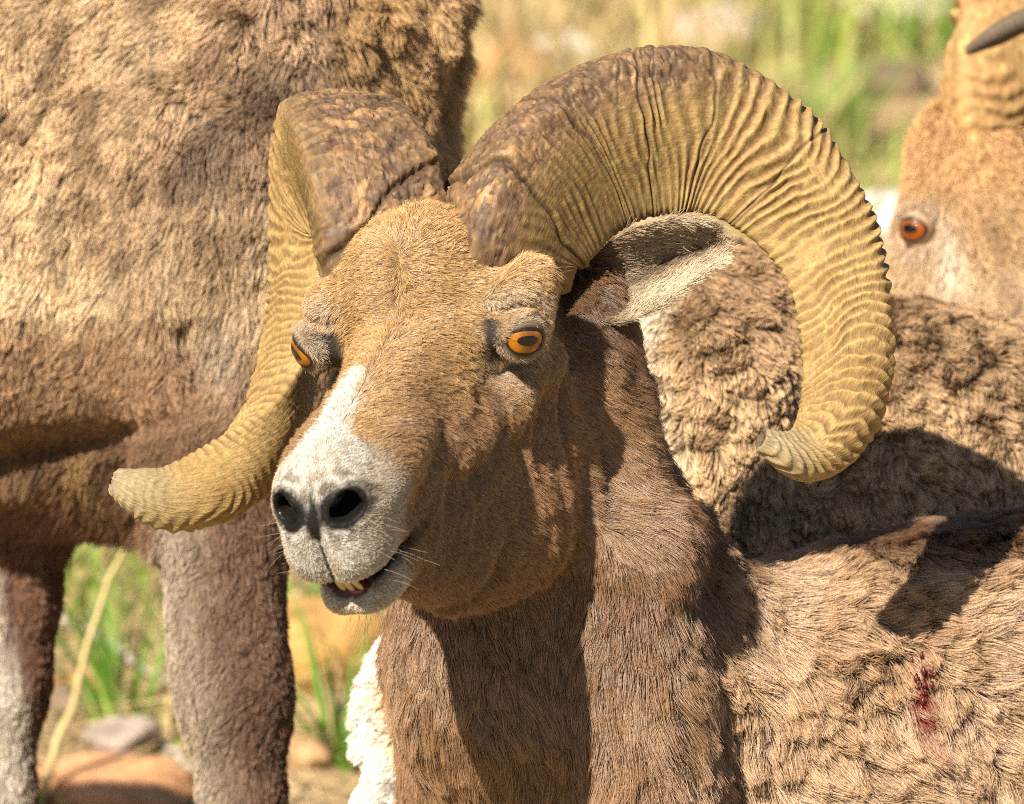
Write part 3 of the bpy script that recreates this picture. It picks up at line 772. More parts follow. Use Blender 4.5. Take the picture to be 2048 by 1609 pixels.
# ------------------------------------------------------------------ the ear: a cupped leaf with thickness
def build_ear(name, parent, mid, up_e, lo_e, cup, mat, colfn, nS=46, nT=26, thick=.0035, twist=0.0):
    """mid/up_e/lo_e: rows px,py,w along the ear from its root to its tip"""
    m, _ = spline([V(*r) for r in mid], nS); a, _ = spline([V(*r) for r in up_e], nS); b, _ = spline([V(*r) for r in lo_e], nS)
    s = np.linspace(0, 1, nS)
    t = np.linspace(-1, 1, nT)
    tt = t[None, :, None]
    base = np.where(tt < 0, m[:, None] + (a - m)[:, None] * (-tt), m[:, None] + (b - m)[:, None] * tt)
    dep = cup * (1 - t ** 2)[None, :] * np.sin(math.pi * np.clip(s * .9 + .12, 0, 1))[:, None] ** .7
    inn = base.copy(); inn[..., 2] += dep
    out = base.copy(); out[..., 2] += dep + thick * (1 - np.abs(t)[None, :] ** 6) * (1 - s[:, None] ** 6 * .6)
    return inn, out, s, t
def ear_mesh(inn, out):
    nS, nT = inn.shape[:2]
    vi = inn.reshape(-1, 3); vo = out.reshape(-1, 3); n = len(vi)
    i, j = np.meshgrid(np.arange(nS - 1), np.arange(nT - 1), indexing='ij')
    q = np.stack([i * nT + j, i * nT + j + 1, (i + 1) * nT + j + 1, (i + 1) * nT + j], -1).reshape(-1, 4)
    qs = [q, q[:, ::-1] + n]
    for c, fl in ((0, 0), (nT - 1, 1)):
        k = np.arange(nS - 1) * nT + c
        e = np.stack([k, k + nT, k + nT + n, k + n], -1); qs.append(e[:, ::-1] if fl else e)
    k = (nS - 1) * nT + np.arange(nT - 1); qs.append(np.stack([k, k + n, k + 1 + n, k + 1], -1)[:, ::-1])
    P = np.vstack([vi, vo]); Q = np.vstack(qs)
    return P, Q
inn, out, _s, _t = build_ear('ear', RAM,
    [(1165, 600, .020), (1240, 568, .016), (1320, 530, .014), (1400, 498, .014), (1452, 486, .018)],
    [(1170, 530, .035), (1225, 480, .020), (1290, 450, .004), (1370, 440, .002), (1436, 458, .014)],
    [(1185, 640, .012), (1252, 644, .000), (1335, 602, -.008), (1408, 545, -.006), (1446, 516, .012)], .030, None, None)
EP, EQ = ear_mesh(inn, out); EN = vnormals(EP, EQ)
# outward check: the cupped inside faces the lens
if (EN[:len(EN) // 2, 2].mean()) > 0: EQ = EQ[:, ::-1].copy(); EN = -EN
def ear_color(P):
    px, py = px_of(P)
    s = (px - 1180) / 260; c = np.tile(np.array([.44, .33, .21]), (len(P), 1))
    side = (py - (600 - (px - 1165) * .42)) / 60
    c = mixc(c, np.array([.60, .50, .35]), sstep(.1, .9, side) * sstep(.15, .5, s))
    c = mixc(c, np.array([.13, .085, .055]), np.exp(-((side + .05) / .28) ** 2) * sstep(.12, .3, s) * sstep(.95, .75, s) * .8)
    c = mixc(c, np.array([.16, .095, .055]), sstep(.35, .05, s) * .85)
    return c * (1 + .15 * noise3(P, 90, 5)[:, None])
ear_o = mesh_obj('ear', to_world(EP), EQ[:, ::-1].copy(), MAT_SKIN, RAM, cols=np.clip(ear_color(EP) * .7, 0, 1), extra={'wet': np.zeros(len(EP))})
# ------------------------------------------------------------------ the resting ram's coat
def ram_flow(P, n):
    f, l, u, a, px, py, head, body = ram_zones(P)
    th = np.tanh(l / .012)
    side = sstep(.02, .045, a) 
    up = sstep(.00, -.03, f)
    # face: fans out from the midline, up over the forehead, down the cheeks
    cf = -.35 + .25 * sstep(.05, 0, f) - .9 * up * (1 - side)
    cl = th * (.9 - .5 * side)
    cu = -.15 - 1.0 * side * sstep(.03, -.03, u) - .25 * side
    mz = sstep(.17, .20, f)
    cf = cf * (1 - mz) + mz * -.8; cu = cu * (1 - mz) + mz * (-.2 - .5 * sstep(.0, -.02, u)); cl = cl * (1 - mz) + mz * .5 * th
    jaw = sstep(-.05, -.11, u)
    cf = cf * (1 - jaw) + jaw * -.55; cu = cu * (1 - jaw) + jaw * -.75; cl = cl * (1 - jaw)
    hv = cf[:, None] * HF + cl[:, None] * HL + cu[:, None] * HU
    sw = noise3(P, 22, 41)[:, None] * .35 * np.array([1, 0, 0]) + noise3(P, 22, 42)[:, None] * .35 * np.array([0, 1, 0])
    nv = np.array([.10, -1.0, .05]) + sw
    bx = .55 + .9 * noise3(P, 14, 43); by = -.65 + .8 * noise3(P, 14, 44)
    upper = sstep(1330, 1150, py)
    bv = np.stack([bx + .35 * upper, by + .25 * upper, 0 * bx - .1], -1)
    v = nv * (1 - body[:, None]) + bv * body[:, None]
    return v * (1 - head[:, None]) + (hv + .4 * sw) * head[:, None]
def ram_len(P):
    f, l, u, a, px, py, head, body = ram_zones(P)
    lf = np.full(len(P), .0070)
    lf += .002 * sstep(-.02, -.06, f) * sstep(.0, .02, u) + .004 * sstep(-.08, -.14, u)
    lf = lf * (1 - sstep(.16, .20, f)) + .0027 * sstep(.16, .20, f)
    er = np.sqrt((f - EYE_C[0]) ** 2 + (u - EYE_C[2]) ** 2)
    lf = np.where((a > .05) & (er < .03), .0052, lf)
    lf += .007 * sstep(1150, 1230, px + 60 * (py < 640))
    lf += .005 * np.exp(-((px - 1090) / 60) ** 2 - ((py - 540) / 40) ** 2)
    mane = np.exp(-((px - 1310 + .06 * (py - 1100)) / 75) ** 2) * sstep(860, 1000, py)
    ln = .014 + .018 * mane + .006 * sstep(1150, 1450, py)
    lb = .025 + .007 * noise3(P, 16, 51)
    v = ln * (1 - body) + lb * body
    return v * (1 - head) + lf * head
def ram_dens(P):
    f, l, u, a, px, py, head, body = ram_zones(P)
    bare = ram_color(P)[2]
    inner = ((f > .17) & (np.abs(u + .0505 + .10 * (f - .218)) < .005) & (f < .236)) | (np.sqrt(((f - .230) / .034) ** 2 + (a / .0170) ** 2 + ((u + .0575) / .0110) ** 2) < 1.08)
    d = 2.6e6 * head + (1 - head) * (1.15e6 * (1 - body) + 1.0e6 * body)
    d = d + head * sstep(.16, .20, f) * 1.2e6
    d = d * (1 - np.clip(bare * 1.15, 0, 1)) * (1 - inner)
    off = sstep(2080, 2160, px) + sstep(1660, 1720, py)
    return d * (1 - .93 * np.clip(off, 0, 1))
def ram_lift(P):
    f, l, u, a, px, py, head, body = ram_zones(P)
    mane = np.exp(-((px - 1320) / 80) ** 2) * sstep(900, 1000, py)
    v = (.24 + .14 * mane) * (1 - body) + .44 * body
    return v * (1 - head) + .22 * head
if FUR > 0:
    hzone = ram_zones(RP[RQ].mean(1))
    hq = hzone[6] > .5; bq = (~hq) & (hzone[7] > .35); nq_ = ~(hq | bq)
    def col_only(P): return ram_color(P)[0]
    mq = hq & (hzone[0] > .172)
    hq = hq & ~mq
    grow('muzzle_hair', RP, RQ[mq], RN, RAM, MAT_HAIR, ram_dens, ram_len, ram_flow, col_only, ram_lift, clump=[(.003, .22)], steps=4, width=.00014, wobble=.35)
    grow('face_hair', RP, RQ[hq], RN, RAM, MAT_HAIR, ram_dens, ram_len, ram_flow, col_only, ram_lift, clump=[(.010, .22), (.0040, .48)], steps=4, width=.000135, wobble=.36)
    grow('neck_hair', RP, RQ[nq_], RN, RAM, MAT_HAIR, ram_dens, ram_len, ram_flow, col_only, ram_lift, clump=[(.020, .30), (.0075, .60)], steps=5, width=.00020, wobble=.42, bend=.15)
    grow('molting_coat', RP, RQ[bq], RN, RAM, MAT_HAIR, ram_dens, ram_len, ram_flow, col_only, ram_lift, clump=[(.034, .20), (.015, .58), (.0060, .5)], steps=5, width=.00021, wobble=.55, bend=.1)
    def ear_flow(P, n):
        return np.tile(np.array([.75, .25, -.2]), (len(P), 1)) + .2 * RNG.normal(size=(len(P), 3)) + np.stack([0 * P[:, 0], noise3(P, 60, 3) * .4, 0 * P[:, 0]], -1)
    grow('ear_hair', EP, EQ, EN, ear_o, MAT_HAIR, lambda P: np.full(len(P), 1.5e6), lambda P: .011 + .005 * noise3(P, 80, 4), ear_flow, ear_color,
         lambda P: np.full(len(P), .16), clump=[(.004, .45)], steps=4, width=.00016, wobble=.4)
    for lo_, lv, lf_, lc in LIDS:
        sel = np.arange(len(lf_)) // 64 >= 3
        ln_ = norm(lv - lc)
        grow('lid_hair', lv, lf_[sel], ln_, lo_, MAT_HAIR, lambda P: np.full(len(P), 3.0e6), lambda P: np.full(len(P), .0042), lambda P, n: np.tile(np.array([.5, -.25, .2]), (len(P), 1)) + 0.8 * norm(P - lc) * np.array([1, 1, 0]),
             lambda P: np.tile(np.array([.36, .27, .18]), (len(P), 1)), lambda P: np.full(len(P), .22), steps=4, width=.00014, wobble=.5)
# whiskers and chin bristles
def whiskers():
    rows = []
    for k in range(46):
        sg = -1 if k % 3 else 1
        f = random.uniform(.185, .235); u = random.uniform(-.055, .0); l = sg * random.uniform(.030, .040)
        r = H(f, l, u); d = norm(.25 * HF + sg * 1.0 * HL + random.uniform(-.55, .15) * HU)
        L = random.uniform(.008, .022)
        t = np.linspace(0, 1, 7)[:, None]
        rows.append(r + L * (t * d + t ** 2 * np.array([random.uniform(-.2, .2), random.uniform(-.35, .05), 0])))
    for k in range(60):
        r = H(random.uniform(.16, .215), random.uniform(-.022, .022), -.098); d = norm(np.array([random.uniform(-.5, .35), -1, random.uniform(-.5, .1)]))
        L = random.uniform(.010, .030); t = np.linspace(0, 1, 7)[:, None]
        rows.append(r + L * (t * d + t ** 2 * np.array([random.uniform(-.25, .25), 0, 0])))
    X = to_world(np.array(rows)); n = len(X)
    hc = bpy.data.hair_curves.new('whiskers'); hc.add_curves([7] * n); hc.position_data.foreach_set('vector', X.astype(np.float32).ravel())
    a = hc.attributes.get('radius') or hc.attributes.new('radius', 'FLOAT', 'POINT')
    a.data.foreach_set('value', np.tile(np.linspace(.00010, .00004, 7), n).astype(np.float32))
    hc.materials.append(simple_mat('whisker_straw', (.35, .25, .16), .4, .4))
    tag(link(bpy.data.objects.new('whiskers', hc), RAM), kind='stuff')
whiskers()
# ------------------------------------------------------------------ ground
def ground_z(x, y):
    x = np.asarray(x, float); y = np.asarray(y, float)
    z = .035 * np.clip(y, -6, 2) + .055 * np.clip(y - 2, 0, 12) + .16 * np.maximum(y - 14, 0)
    p = np.stack([x, y, 0 * x], -1)
    z = z - .09 * sstep(.95, 1.2, y) * sstep(2.0, 1.6, y)
    return z + .035 * noise3(p, 1.1, 101) + .014 * noise3(p, 4.0, 102) + .006 * noise3(p, 13, 103) - .03
CAMP = P0 - W_ * DIST
def ray_dir(px, py):
    d = V(px, py, 0.0); q = to_world(d) - CAMP
    return q / np.linalg.norm(q)
def on_ground(px, py):
    d = ray_dir(px, py); t = 8.0
    for _ in range(400):
        p = CAMP + d * t
        if p[2] <= ground_z(p[0], p[1]): break
        t += .02
    return CAMP + d * t
def ground_mat():
    m, N, L, b = new_mat('dry_soil')
    tc = N.new('ShaderNodeTexCoord')
    def nz(s, d=5, r=.6):
        n = N.new('ShaderNodeTexNoise'); n.inputs['Scale'].default_value = s; n.inputs['Detail'].default_value = d; n.inputs['Roughness'].default_value = r
        L.new(tc.outputs['Object'], n.inputs['Vector']); return n
    n1, n2, n3 = nz(1.6), nz(9), nz(70, 4, .7)
    cr = N.new('ShaderNodeValToRGB'); e = cr.color_ramp.elements
    e[0].position = .32; e[0].color = (.09, .058, .03, 1); e[1].position = .70; e[1].color = (.56, .42, .25, 1)
    x = cr.color_ramp.elements.new(.5); x.color = (.38, .26, .14, 1)
    mx = N.new('ShaderNodeMath'); mx.operation = 'MULTIPLY_ADD'; mx.inputs[1].default_value = .6
    L.new(n2.outputs['Fac'], mx.inputs[0])
    m2 = N.new('ShaderNodeMath'); m2.operation = 'MULTIPLY'; m2.inputs[1].default_value = .4; L.new(n3.outputs['Fac'], m2.inputs[0]); L.new(m2.outputs[0], mx.inputs[2])
    L.new(mx.outputs[0], cr.inputs[0])
    g = N.new('ShaderNodeMix'); g.data_type = 'RGBA'; g.inputs[7].default_value = (.30, .32, .10, 1)
    rr = N.new('ShaderNodeMapRange'); rr.inputs[1].default_value = .48; rr.inputs[2].default_value = .66; rr.inputs[4].default_value = .7; L.new(n1.outputs['Fac'], rr.inputs[0])
    L.new(rr.outputs[0], g.inputs[0]); L.new(cr.outputs[0], g.inputs[6]); L.new(g.outputs[2], b.inputs['Base Color'])
    b.inputs['Roughness'].default_value = .95; b.inputs['Specular IOR Level'].default_value = .1
    bp = N.new('ShaderNodeBump'); bp.inputs['Strength'].default_value = .8; bp.inputs['Distance'].default_value = .02; L.new(n3.outputs['Fac'], bp.inputs['Height']); L.new(bp.outputs[0], b.inputs['Normal'])
    return m
def build_ground():
    xs = np.concatenate([np.linspace(-60, -2.5, 24), np.arange(-2.4, 2.41, .05), np.linspace(2.5, 60, 24)])
    ys = np.concatenate([np.linspace(-12, -1.1, 12), np.arange(-1, 9, .05), np.linspace(9.2, 90, 40)])
    X, Y = np.meshgrid(xs, ys, indexing='ij'); P = np.stack([X, Y, ground_z(X, Y)], -1).reshape(-1, 3)
    i, j = np.meshgrid(np.arange(len(xs) - 1), np.arange(len(ys) - 1), indexing='ij'); n = len(ys)
    Q = np.stack([i * n + j, (i + 1) * n + j, (i + 1) * n + j + 1, i * n + j + 1], -1).reshape(-1, 4)
    tag(mesh_obj('ground', P, Q, ground_mat()), 'dry brown soil of a grassy slope', None, None, 'structure')
build_ground()

# ------------------------------------------------------------------ grass, stalks, litter, rocks
def attr_mat(name, rough=.6, spec=.2, trans=0.0):
    m, N, L, b = new_mat(name)
    at = N.new('ShaderNodeAttribute'); at.attribute_name = 'col'; L.new(at.outputs['Color'], b.inputs['Base Color'])
    b.inputs['Roughness'].default_value = rough; b.inputs['Specular IOR Level'].default_value = spec
    if trans:
        tr = N.new('ShaderNodeBsdfTranslucent'); L.new(at.outputs['Color'], tr.inputs['Color'])
        mx = N.new('ShaderNodeMixShader'); mx.inputs[0].default_value = trans
        L.new(b.outputs[0], mx.inputs[1]); L.new(tr.outputs[0], mx.inputs[2]); L.new(mx.outputs[0], N['Material Output'].inputs['Surface'])
    return m
MAT_GRASS = attr_mat('grass_blade', .5, .3, .35); MAT_DRY = attr_mat('dry_stem', .75, .15, .1)
def blades(roots, heights, widths, leans, curls, cols, seg=5):
    """flat tapering blades, all in one vertex list"""
    n = len(roots); t = np.linspace(0, 1, seg + 1)
    az = RNG.random(n) * 2 * math.pi; s = np.stack([np.cos(az), np.sin(az), 0 * az], -1)
    ln = np.stack([np.cos(leans[:, 0]), np.sin(leans[:, 0]), 0 * az], -1)
    c = roots[:, None] + heights[:, None, None] * (t[None, :, None] * np.array([0, 0, 1.0]) * np.cos(leans[:, 1])[:, None, None]
        + (t[None, :, None] * np.sin(leans[:, 1])[:, None, None] + (t ** 2)[None, :, None] * curls[:, None, None]) * ln[:, None, :]
        - (t ** 3)[None, :, None] * (curls * .45)[:, None, None] * np.array([0, 0, 1.0]))
    w = widths[:, None, None] * ((1 - t ** 1.6) * .9 + .06)[None, :, None] * s[:, None, :]
    v = np.stack([c - w, c + w], 2).reshape(n, -1, 3)
    k = np.arange(seg) * 2; q = np.stack([k, k + 1, k + 3, k + 2], -1)
    Q = (q[None] + (np.arange(n) * (seg + 1) * 2)[:, None, None]).reshape(-1, 4)
    C = np.repeat(cols, (seg + 1) * 2, axis=0)
    return v.reshape(-1, 3), Q, C
G1 = np.array([.13, .27, .035]); G2 = np.array([.27, .36, .06]); D1 = np.array([.56, .43, .21]); D2 = np.array([.42, .30, .15])
def tuft(name, label, px, py, n, h, spread, col, cat='grass tuft', lean=.35, wd=.0022, group=None, dry=.2):
    p = on_ground(px, py)
    a = RNG.random(n) * 6.283; r = spread * np.sqrt(RNG.random(n))
    x = p[0] + r * np.cos(a); y = p[1] + r * np.sin(a); root = np.stack([x, y, ground_z(x, y) - .004], -1)
    hs = h * (.45 + .6 * RNG.random(n)); le = np.stack([a + .6 * RNG.normal(size=n), np.abs(RNG.normal(size=n)) * lean], -1)
    cc = np.array(col) * (.6 + .7 * RNG.random((n, 1))); isd = RNG.random(n) < dry; cc[isd] = D1 * (.7 + .4 * RNG.random((isd.sum(), 1)))
    v, q, c = blades(root, hs, wd * (.6 + .8 * RNG.random(n)), le, RNG.random(n) * .5, cc)
    return tag(mesh_obj(name, v, q, MAT_GRASS, cols=np.clip(c, 0, 1)), label, cat, group)
tuft('grass_tuft', 'tall fresh green grass tuft between the standing ram\'s two legs', 240, 1440, 30, .22, .025, G1 * 1.1, lean=.22, wd=.0035)
tuft('grass_tuft', 'low sprawling green grass tuft at the rear of the standing foreleg', 300, 1480, 42, .12, .05, G2, lean=.9, wd=.0028)
tuft('grass_tuft', 'green grass tuft below the resting ram\'s chin beside its neck', 700, 1530, 46, .16, .035, G1 * 1.15, lean=.25, wd=.0034)
tuft('grass_tuft', 'tall blurred green grass tuft behind the big horn, far up the slope', 1590, 330, 110, .18, .08, G1 * 1.15, lean=.25, wd=.0036)
tuft('grass_tuft', 'thin green grass tuft under the standing ram\'s belly beside its rear leg', 130, 1230, 24, .16, .04, G2, lean=.4, wd=.0028)
def stalk(label, a, b, r, col, name='dry_stalk'):
    a = np.asarray(a); b = np.asarray(b); t = np.linspace(0, 1, 10)[:, None]
    side = np.cross(b - a, [0, 1, 0]); side = side / np.linalg.norm(side)
    c = a + (b - a) * t + side * (.04 * np.linalg.norm(b - a) * (t - t ** 2) + .006 * noise3(t * np.array([[3., 5, 7]]), 1, int(r * 1e5))[:, None])
    T = norm(np.gradient(c, axis=0)); n1 = norm(np.cross(T, [0.3, 1, .1])); n2 = np.cross(T, n1); k = 8
    an = np.linspace(0, 6.283, k, endpoint=False)
    rr = r * (1 - .6 * t) * (1 + .25 * (np.arange(10) % 4 == 0))[:, None]
    v = c[:, None] + rr[:, None] * (np.cos(an)[None, :, None] * n1[:, None] + np.sin(an)[None, :, None] * n2[:, None])
    i, j = np.meshgrid(np.arange(9), np.arange(k), indexing='ij'); q = np.stack([i * k + j, i * k + (j + 1) % k, (i + 1) * k + (j + 1) % k, (i + 1) * k + j], -1).reshape(-1, 4)
    cc = np.tile(np.array(col), (len(v.reshape(-1, 3)), 1)) * (1 + .25 * noise3(v.reshape(-1, 3), 60, 3))[:, None]
    return tag(mesh_obj(name, v.reshape(-1, 3), q, MAT_DRY, cols=np.clip(cc, 0, 1)), label, 'dry stalk' if 'stalk' in name else 'twig')
def pt(px, py, w): return to_world(V(px, py, w))
def rooted(px, py, lift=.0):
    p = on_ground(px, py); return p + np.array([0, 0, lift])
b0 = rooted(70, 1640, -.01); d0 = (b0 - P0) @ W_
stalk('long pale straw stalk leaning right beside the standing ram\'s rear leg', b0, pt(245, 1100, d0 - .08), .0042, D1 * 1.15)
b0 = rooted(210, 1420, -.01); d0 = (b0 - P0) @ W_
stalk('thin pale dry stalk rising through the low grass', b0, pt(255, 1290, d0 - .02), .0028, D1)
stalk('grey dead twig lying across the soil left of the foreleg', rooted(105, 1270, .02), rooted(350, 1400, .012), .0065, (.45, .40, .36), 'dead_twig')
stalk('grey dead twig lying flat near the bottom edge of the soil', rooted(300, 1490, .012), rooted(420, 1590, .010), .005, (.42, .37, .32), 'dead_twig')
stalk('brown dead twig lying behind the foreleg under the orange rock', rooted(560, 1370, .012), rooted(720, 1440, .010), .005, (.26, .20, .15), 'dead_twig')
def rock_mat():
    m, N, L, b = new_mat('rock')
    at = N.new('ShaderNodeAttribute'); at.attribute_name = 'col'
    tc = N.new('ShaderNodeTexCoord'); n = N.new('ShaderNodeTexNoise'); n.inputs['Scale'].default_value = 45; n.inputs['Detail'].default_value = 6; n.inputs['Roughness'].default_value = .7
    L.new(tc.outputs['Object'], n.inputs['Vector'])
    r = N.new('ShaderNodeMapRange'); r.inputs[1].default_value = .3; r.inputs[2].default_value = .7; r.inputs[3].default_value = .6; r.inputs[4].default_value = 1.25; L.new(n.outputs['Fac'], r.inputs[0])
    vm = N.new('ShaderNodeVectorMath'); vm.operation = 'SCALE'; L.new(at.outputs['Color'], vm.inputs[0]); L.new(r.outputs[0], vm.inputs['Scale']); L.new(vm.outputs[0], b.inputs['Base Color'])
    b.inputs['Roughness'].default_value = .9; b.inputs['Specular IOR Level'].default_value = .15
    bp = N.new('ShaderNodeBump'); bp.inputs['Strength'].default_value = .7; bp.inputs['Distance'].default_value = .01; L.new(n.outputs['Fac'], bp.inputs['Height']); L.new(bp.outputs[0], b.inputs['Normal'])
    return m
MAT_ROCK = rock_mat()
def rock_verts(c, r, seed, n=26, m=16):
    th = np.linspace(.02, math.pi - .02, m); ph = np.linspace(0, 2 * math.pi, n, endpoint=False)
    T, Pp = np.meshgrid(th, ph, indexing='ij')
    d = np.stack([np.sin(T) * np.cos(Pp), np.sin(T) * np.sin(Pp), np.cos(T)], -1).reshape(-1, 3)
    k = 1 + .22 * noise3(d, 1.6, seed) + .10 * noise3(d, 4, seed + 1)
    # a few flat cleaved faces
    rg = np.random.default_rng(seed)
    for _ in range(7):
        a = norm(rg.normal(size=3)); h = .72 + .2 * rg.random(); pr = d @ a
        k = np.where(pr * k > h, h / np.maximum(pr, 1e-3), k)
    v = c + d * k[:, None] * np.array(r)
    i, j = np.meshgrid(np.arange(m - 1), np.arange(n), indexing='ij')
    q = np.stack([i * n + j, (i + 1) * n + j, (i + 1) * n + (j + 1) % n, i * n + (j + 1) % n], -1).reshape(-1, 4)
    return v, q
def rock(label, px, py, r, col, seed, sink=.35, group=None):
    p = on_ground(px, py); p = p + np.array([0, r[1] * .6, r[2] * (1 - sink)])
    v, q = rock_verts(p, r, seed)
    cc = np.array(col) * (1 + .55 * fbm(v, 22, seed, 3))[:, None]
    return tag(mesh_obj('rock', v, q, MAT_ROCK, cols=np.clip(cc, 0, 1)), label, 'rock', group)
rock('large rounded orange rock behind the standing foreleg', 625, 1400, (.075, .07, .055), (.50, .29, .10), 5)
rock('flat reddish tan rock at the bottom edge between the standing legs', 215, 1640, (.085, .06, .030), (.50, .26, .13), 9)
rock('grey brown rock beside the low green grass', 240, 1520, (.034, .03, .022), (.36, .29, .24), 12)
rock('dark brown rock in the shade right of the rear leg', 150, 1440, (.028, .025, .018), (.20, .14, .10), 14)
rock('small tan stone right of the foreleg', 610, 1540, (.030, .03, .018), (.44, .27, .14), 17)
rock('small pinkish stone under the chin tuft', 665, 1480, (.026, .026, .02), (.45, .27, .17), 21)
rock('rust red stone lying against the orange rock', 690, 1330, (.022, .02, .02), (.42, .075, .02), 23)
rock('pale whitish boulder behind the far right ram\'s face', 1785, 545, (.075, .06, .05), (.62, .60, .56), 27)
rock('pale stone up the slope above the big horn\'s left side', 1130, 150, (.05, .04, .03), (.58, .52, .46), 31)
rock('orange tan rock up the slope left of the big horn', 1010, 190, (.055, .045, .035), (.46, .25, .11), 33)
rock('pale tan boulder at the upper right of the slope', 1800, 70, (.08, .06, .045), (.56, .46, .34), 35)
rock('pinkish pale rock on the slope over the big horn\'s top', 1440, 110, (.055, .05, .035), (.56, .43, .34), 37)
rock('dark rock on the slope right of the tall green tuft', 1760, 205, (.06, .04, .028), (.13, .095, .06), 39)
# scattered pebbles, straw litter and grass too many to count
def scatter(n, x0, x1, y0, y1):
    x = x0 + (x1 - x0) * RNG.random(n); y = y0 + (y1 - y0) * RNG.random(n) ** .8
    return np.stack([x, y, ground_z(x, y)], -1)
pv, pq, pc, o_ = [], [], [], 0
for k, p in enumerate(scatter(900, -1.2, 1.0, .7, 5.0)):
    r = .006 + .022 * random.random() ** 2.5
    v, q = rock_verts(p + [0, 0, r * .2], (r, r * random.uniform(.7, 1), r * .7), k, 8, 6)
    pv.append(v); pq.append(q + o_); o_ += len(v)
    base = random.choice([(.42, .28, .15), (.34, .24, .16), (.5, .36, .22), (.22, .15, .09), (.40, .2, .09)])
    pc.append(np.tile(np.array(base) * random.uniform(.7, 1.2), (len(v), 1)))
tag(mesh_obj('gravel', np.vstack(pv), np.vstack(pq), MAT_ROCK, cols=np.clip(np.vstack(pc), 0, 1)), 'loose pebbles scattered over the dry soil', None, None, 'stuff')
def litter():
    r = np.vstack([scatter(5200, -1.0, .4, 1.2, 4.0), scatter(2600, -2.4, 2.6, 3.0, 9.0)]); n = len(r); r[:, 2] += .006 + .012 * RNG.random(n)
    cc = np.where(RNG.random((n, 1)) < .75, D1, D2) * (.6 + .6 * RNG.random((n, 1)))
    le = np.stack([RNG.random(n) * 6.283, 1.25 + .3 * RNG.random(n)], -1)
    v, q, c = blades(r, .05 + .16 * RNG.random(n), .0012 + .0022 * RNG.random(n), le, .1 * RNG.random(n), cc, 4)
    tag(mesh_obj('straw_litter', v, q, MAT_DRY, cols=np.clip(c, 0, 1)), 'dry straw litter lying on the soil', None, None, 'stuff')
litter()
def meadow():
    r = scatter(60000, -1.7, 1.8, 2.4, 11.0); p2 = r * np.array([1, 1, 0])
    cl = noise3(p2, 1.7, 61) + .6 * noise3(p2, 5.0, 62); keep = cl > .12 - .45 * RNG.random(len(r)); r, cl, p2 = r[keep], cl[keep], p2[keep]; n = len(r)
    gr = sstep(-.6, .15, noise3(p2, 1.3, 63) + .35 * noise3(p2, 6, 64))
    cc = mixc(np.where(RNG.random((n, 1)) < .6, D1 * 1.05, D2), np.where(RNG.random((n, 1)) < .5, G1 * 1.2, G2 * 1.15), gr * (RNG.random(n) < .85)) * (.62 + .7 * RNG.random((n, 1)))
    le = np.stack([RNG.random(n) * 6.283, np.abs(RNG.normal(size=n)) * .55], -1)
    v, q, c = blades(r,   .05 + .13 * RNG.random(n), .0022 + .0035 * RNG.random(n), le, .55 * RNG.random(n), cc, 3)
    tag(mesh_obj('meadow_grass', v, q, MAT_GRASS, cols=np.clip(c, 0, 1)), 'mixed green and straw coloured grass on the slope', None, None, 'stuff')
meadow()
def near_grass():
    r = scatter(2600, -.85, .1, 1.2, 3.4); p2 = r * np.array([1, 1, 0])
    keep = (noise3(p2, 5.0, 71) + .5 * noise3(p2, 12, 72)) > .15; r = r[keep]; n = len(r)
    cc = np.where(RNG.random((n, 1)) < .5, G2, D1) * (.6 + .6 * RNG.random((n, 1)))
    le = np.stack([RNG.random(n) * 6.283, np.abs(RNG.normal(size=n)) * .6], -1)
    v, q, c = blades(r, .04 + .10 * RNG.random(n), .0014 + .0016 * RNG.random(n), le, .5 * RNG.random(n), cc, 4)
    tag(mesh_obj('sparse_grass', v, q, MAT_GRASS, cols=np.clip(c, 0, 1)), 'sparse short grass around the standing legs', None, None, 'stuff')
near_grass()
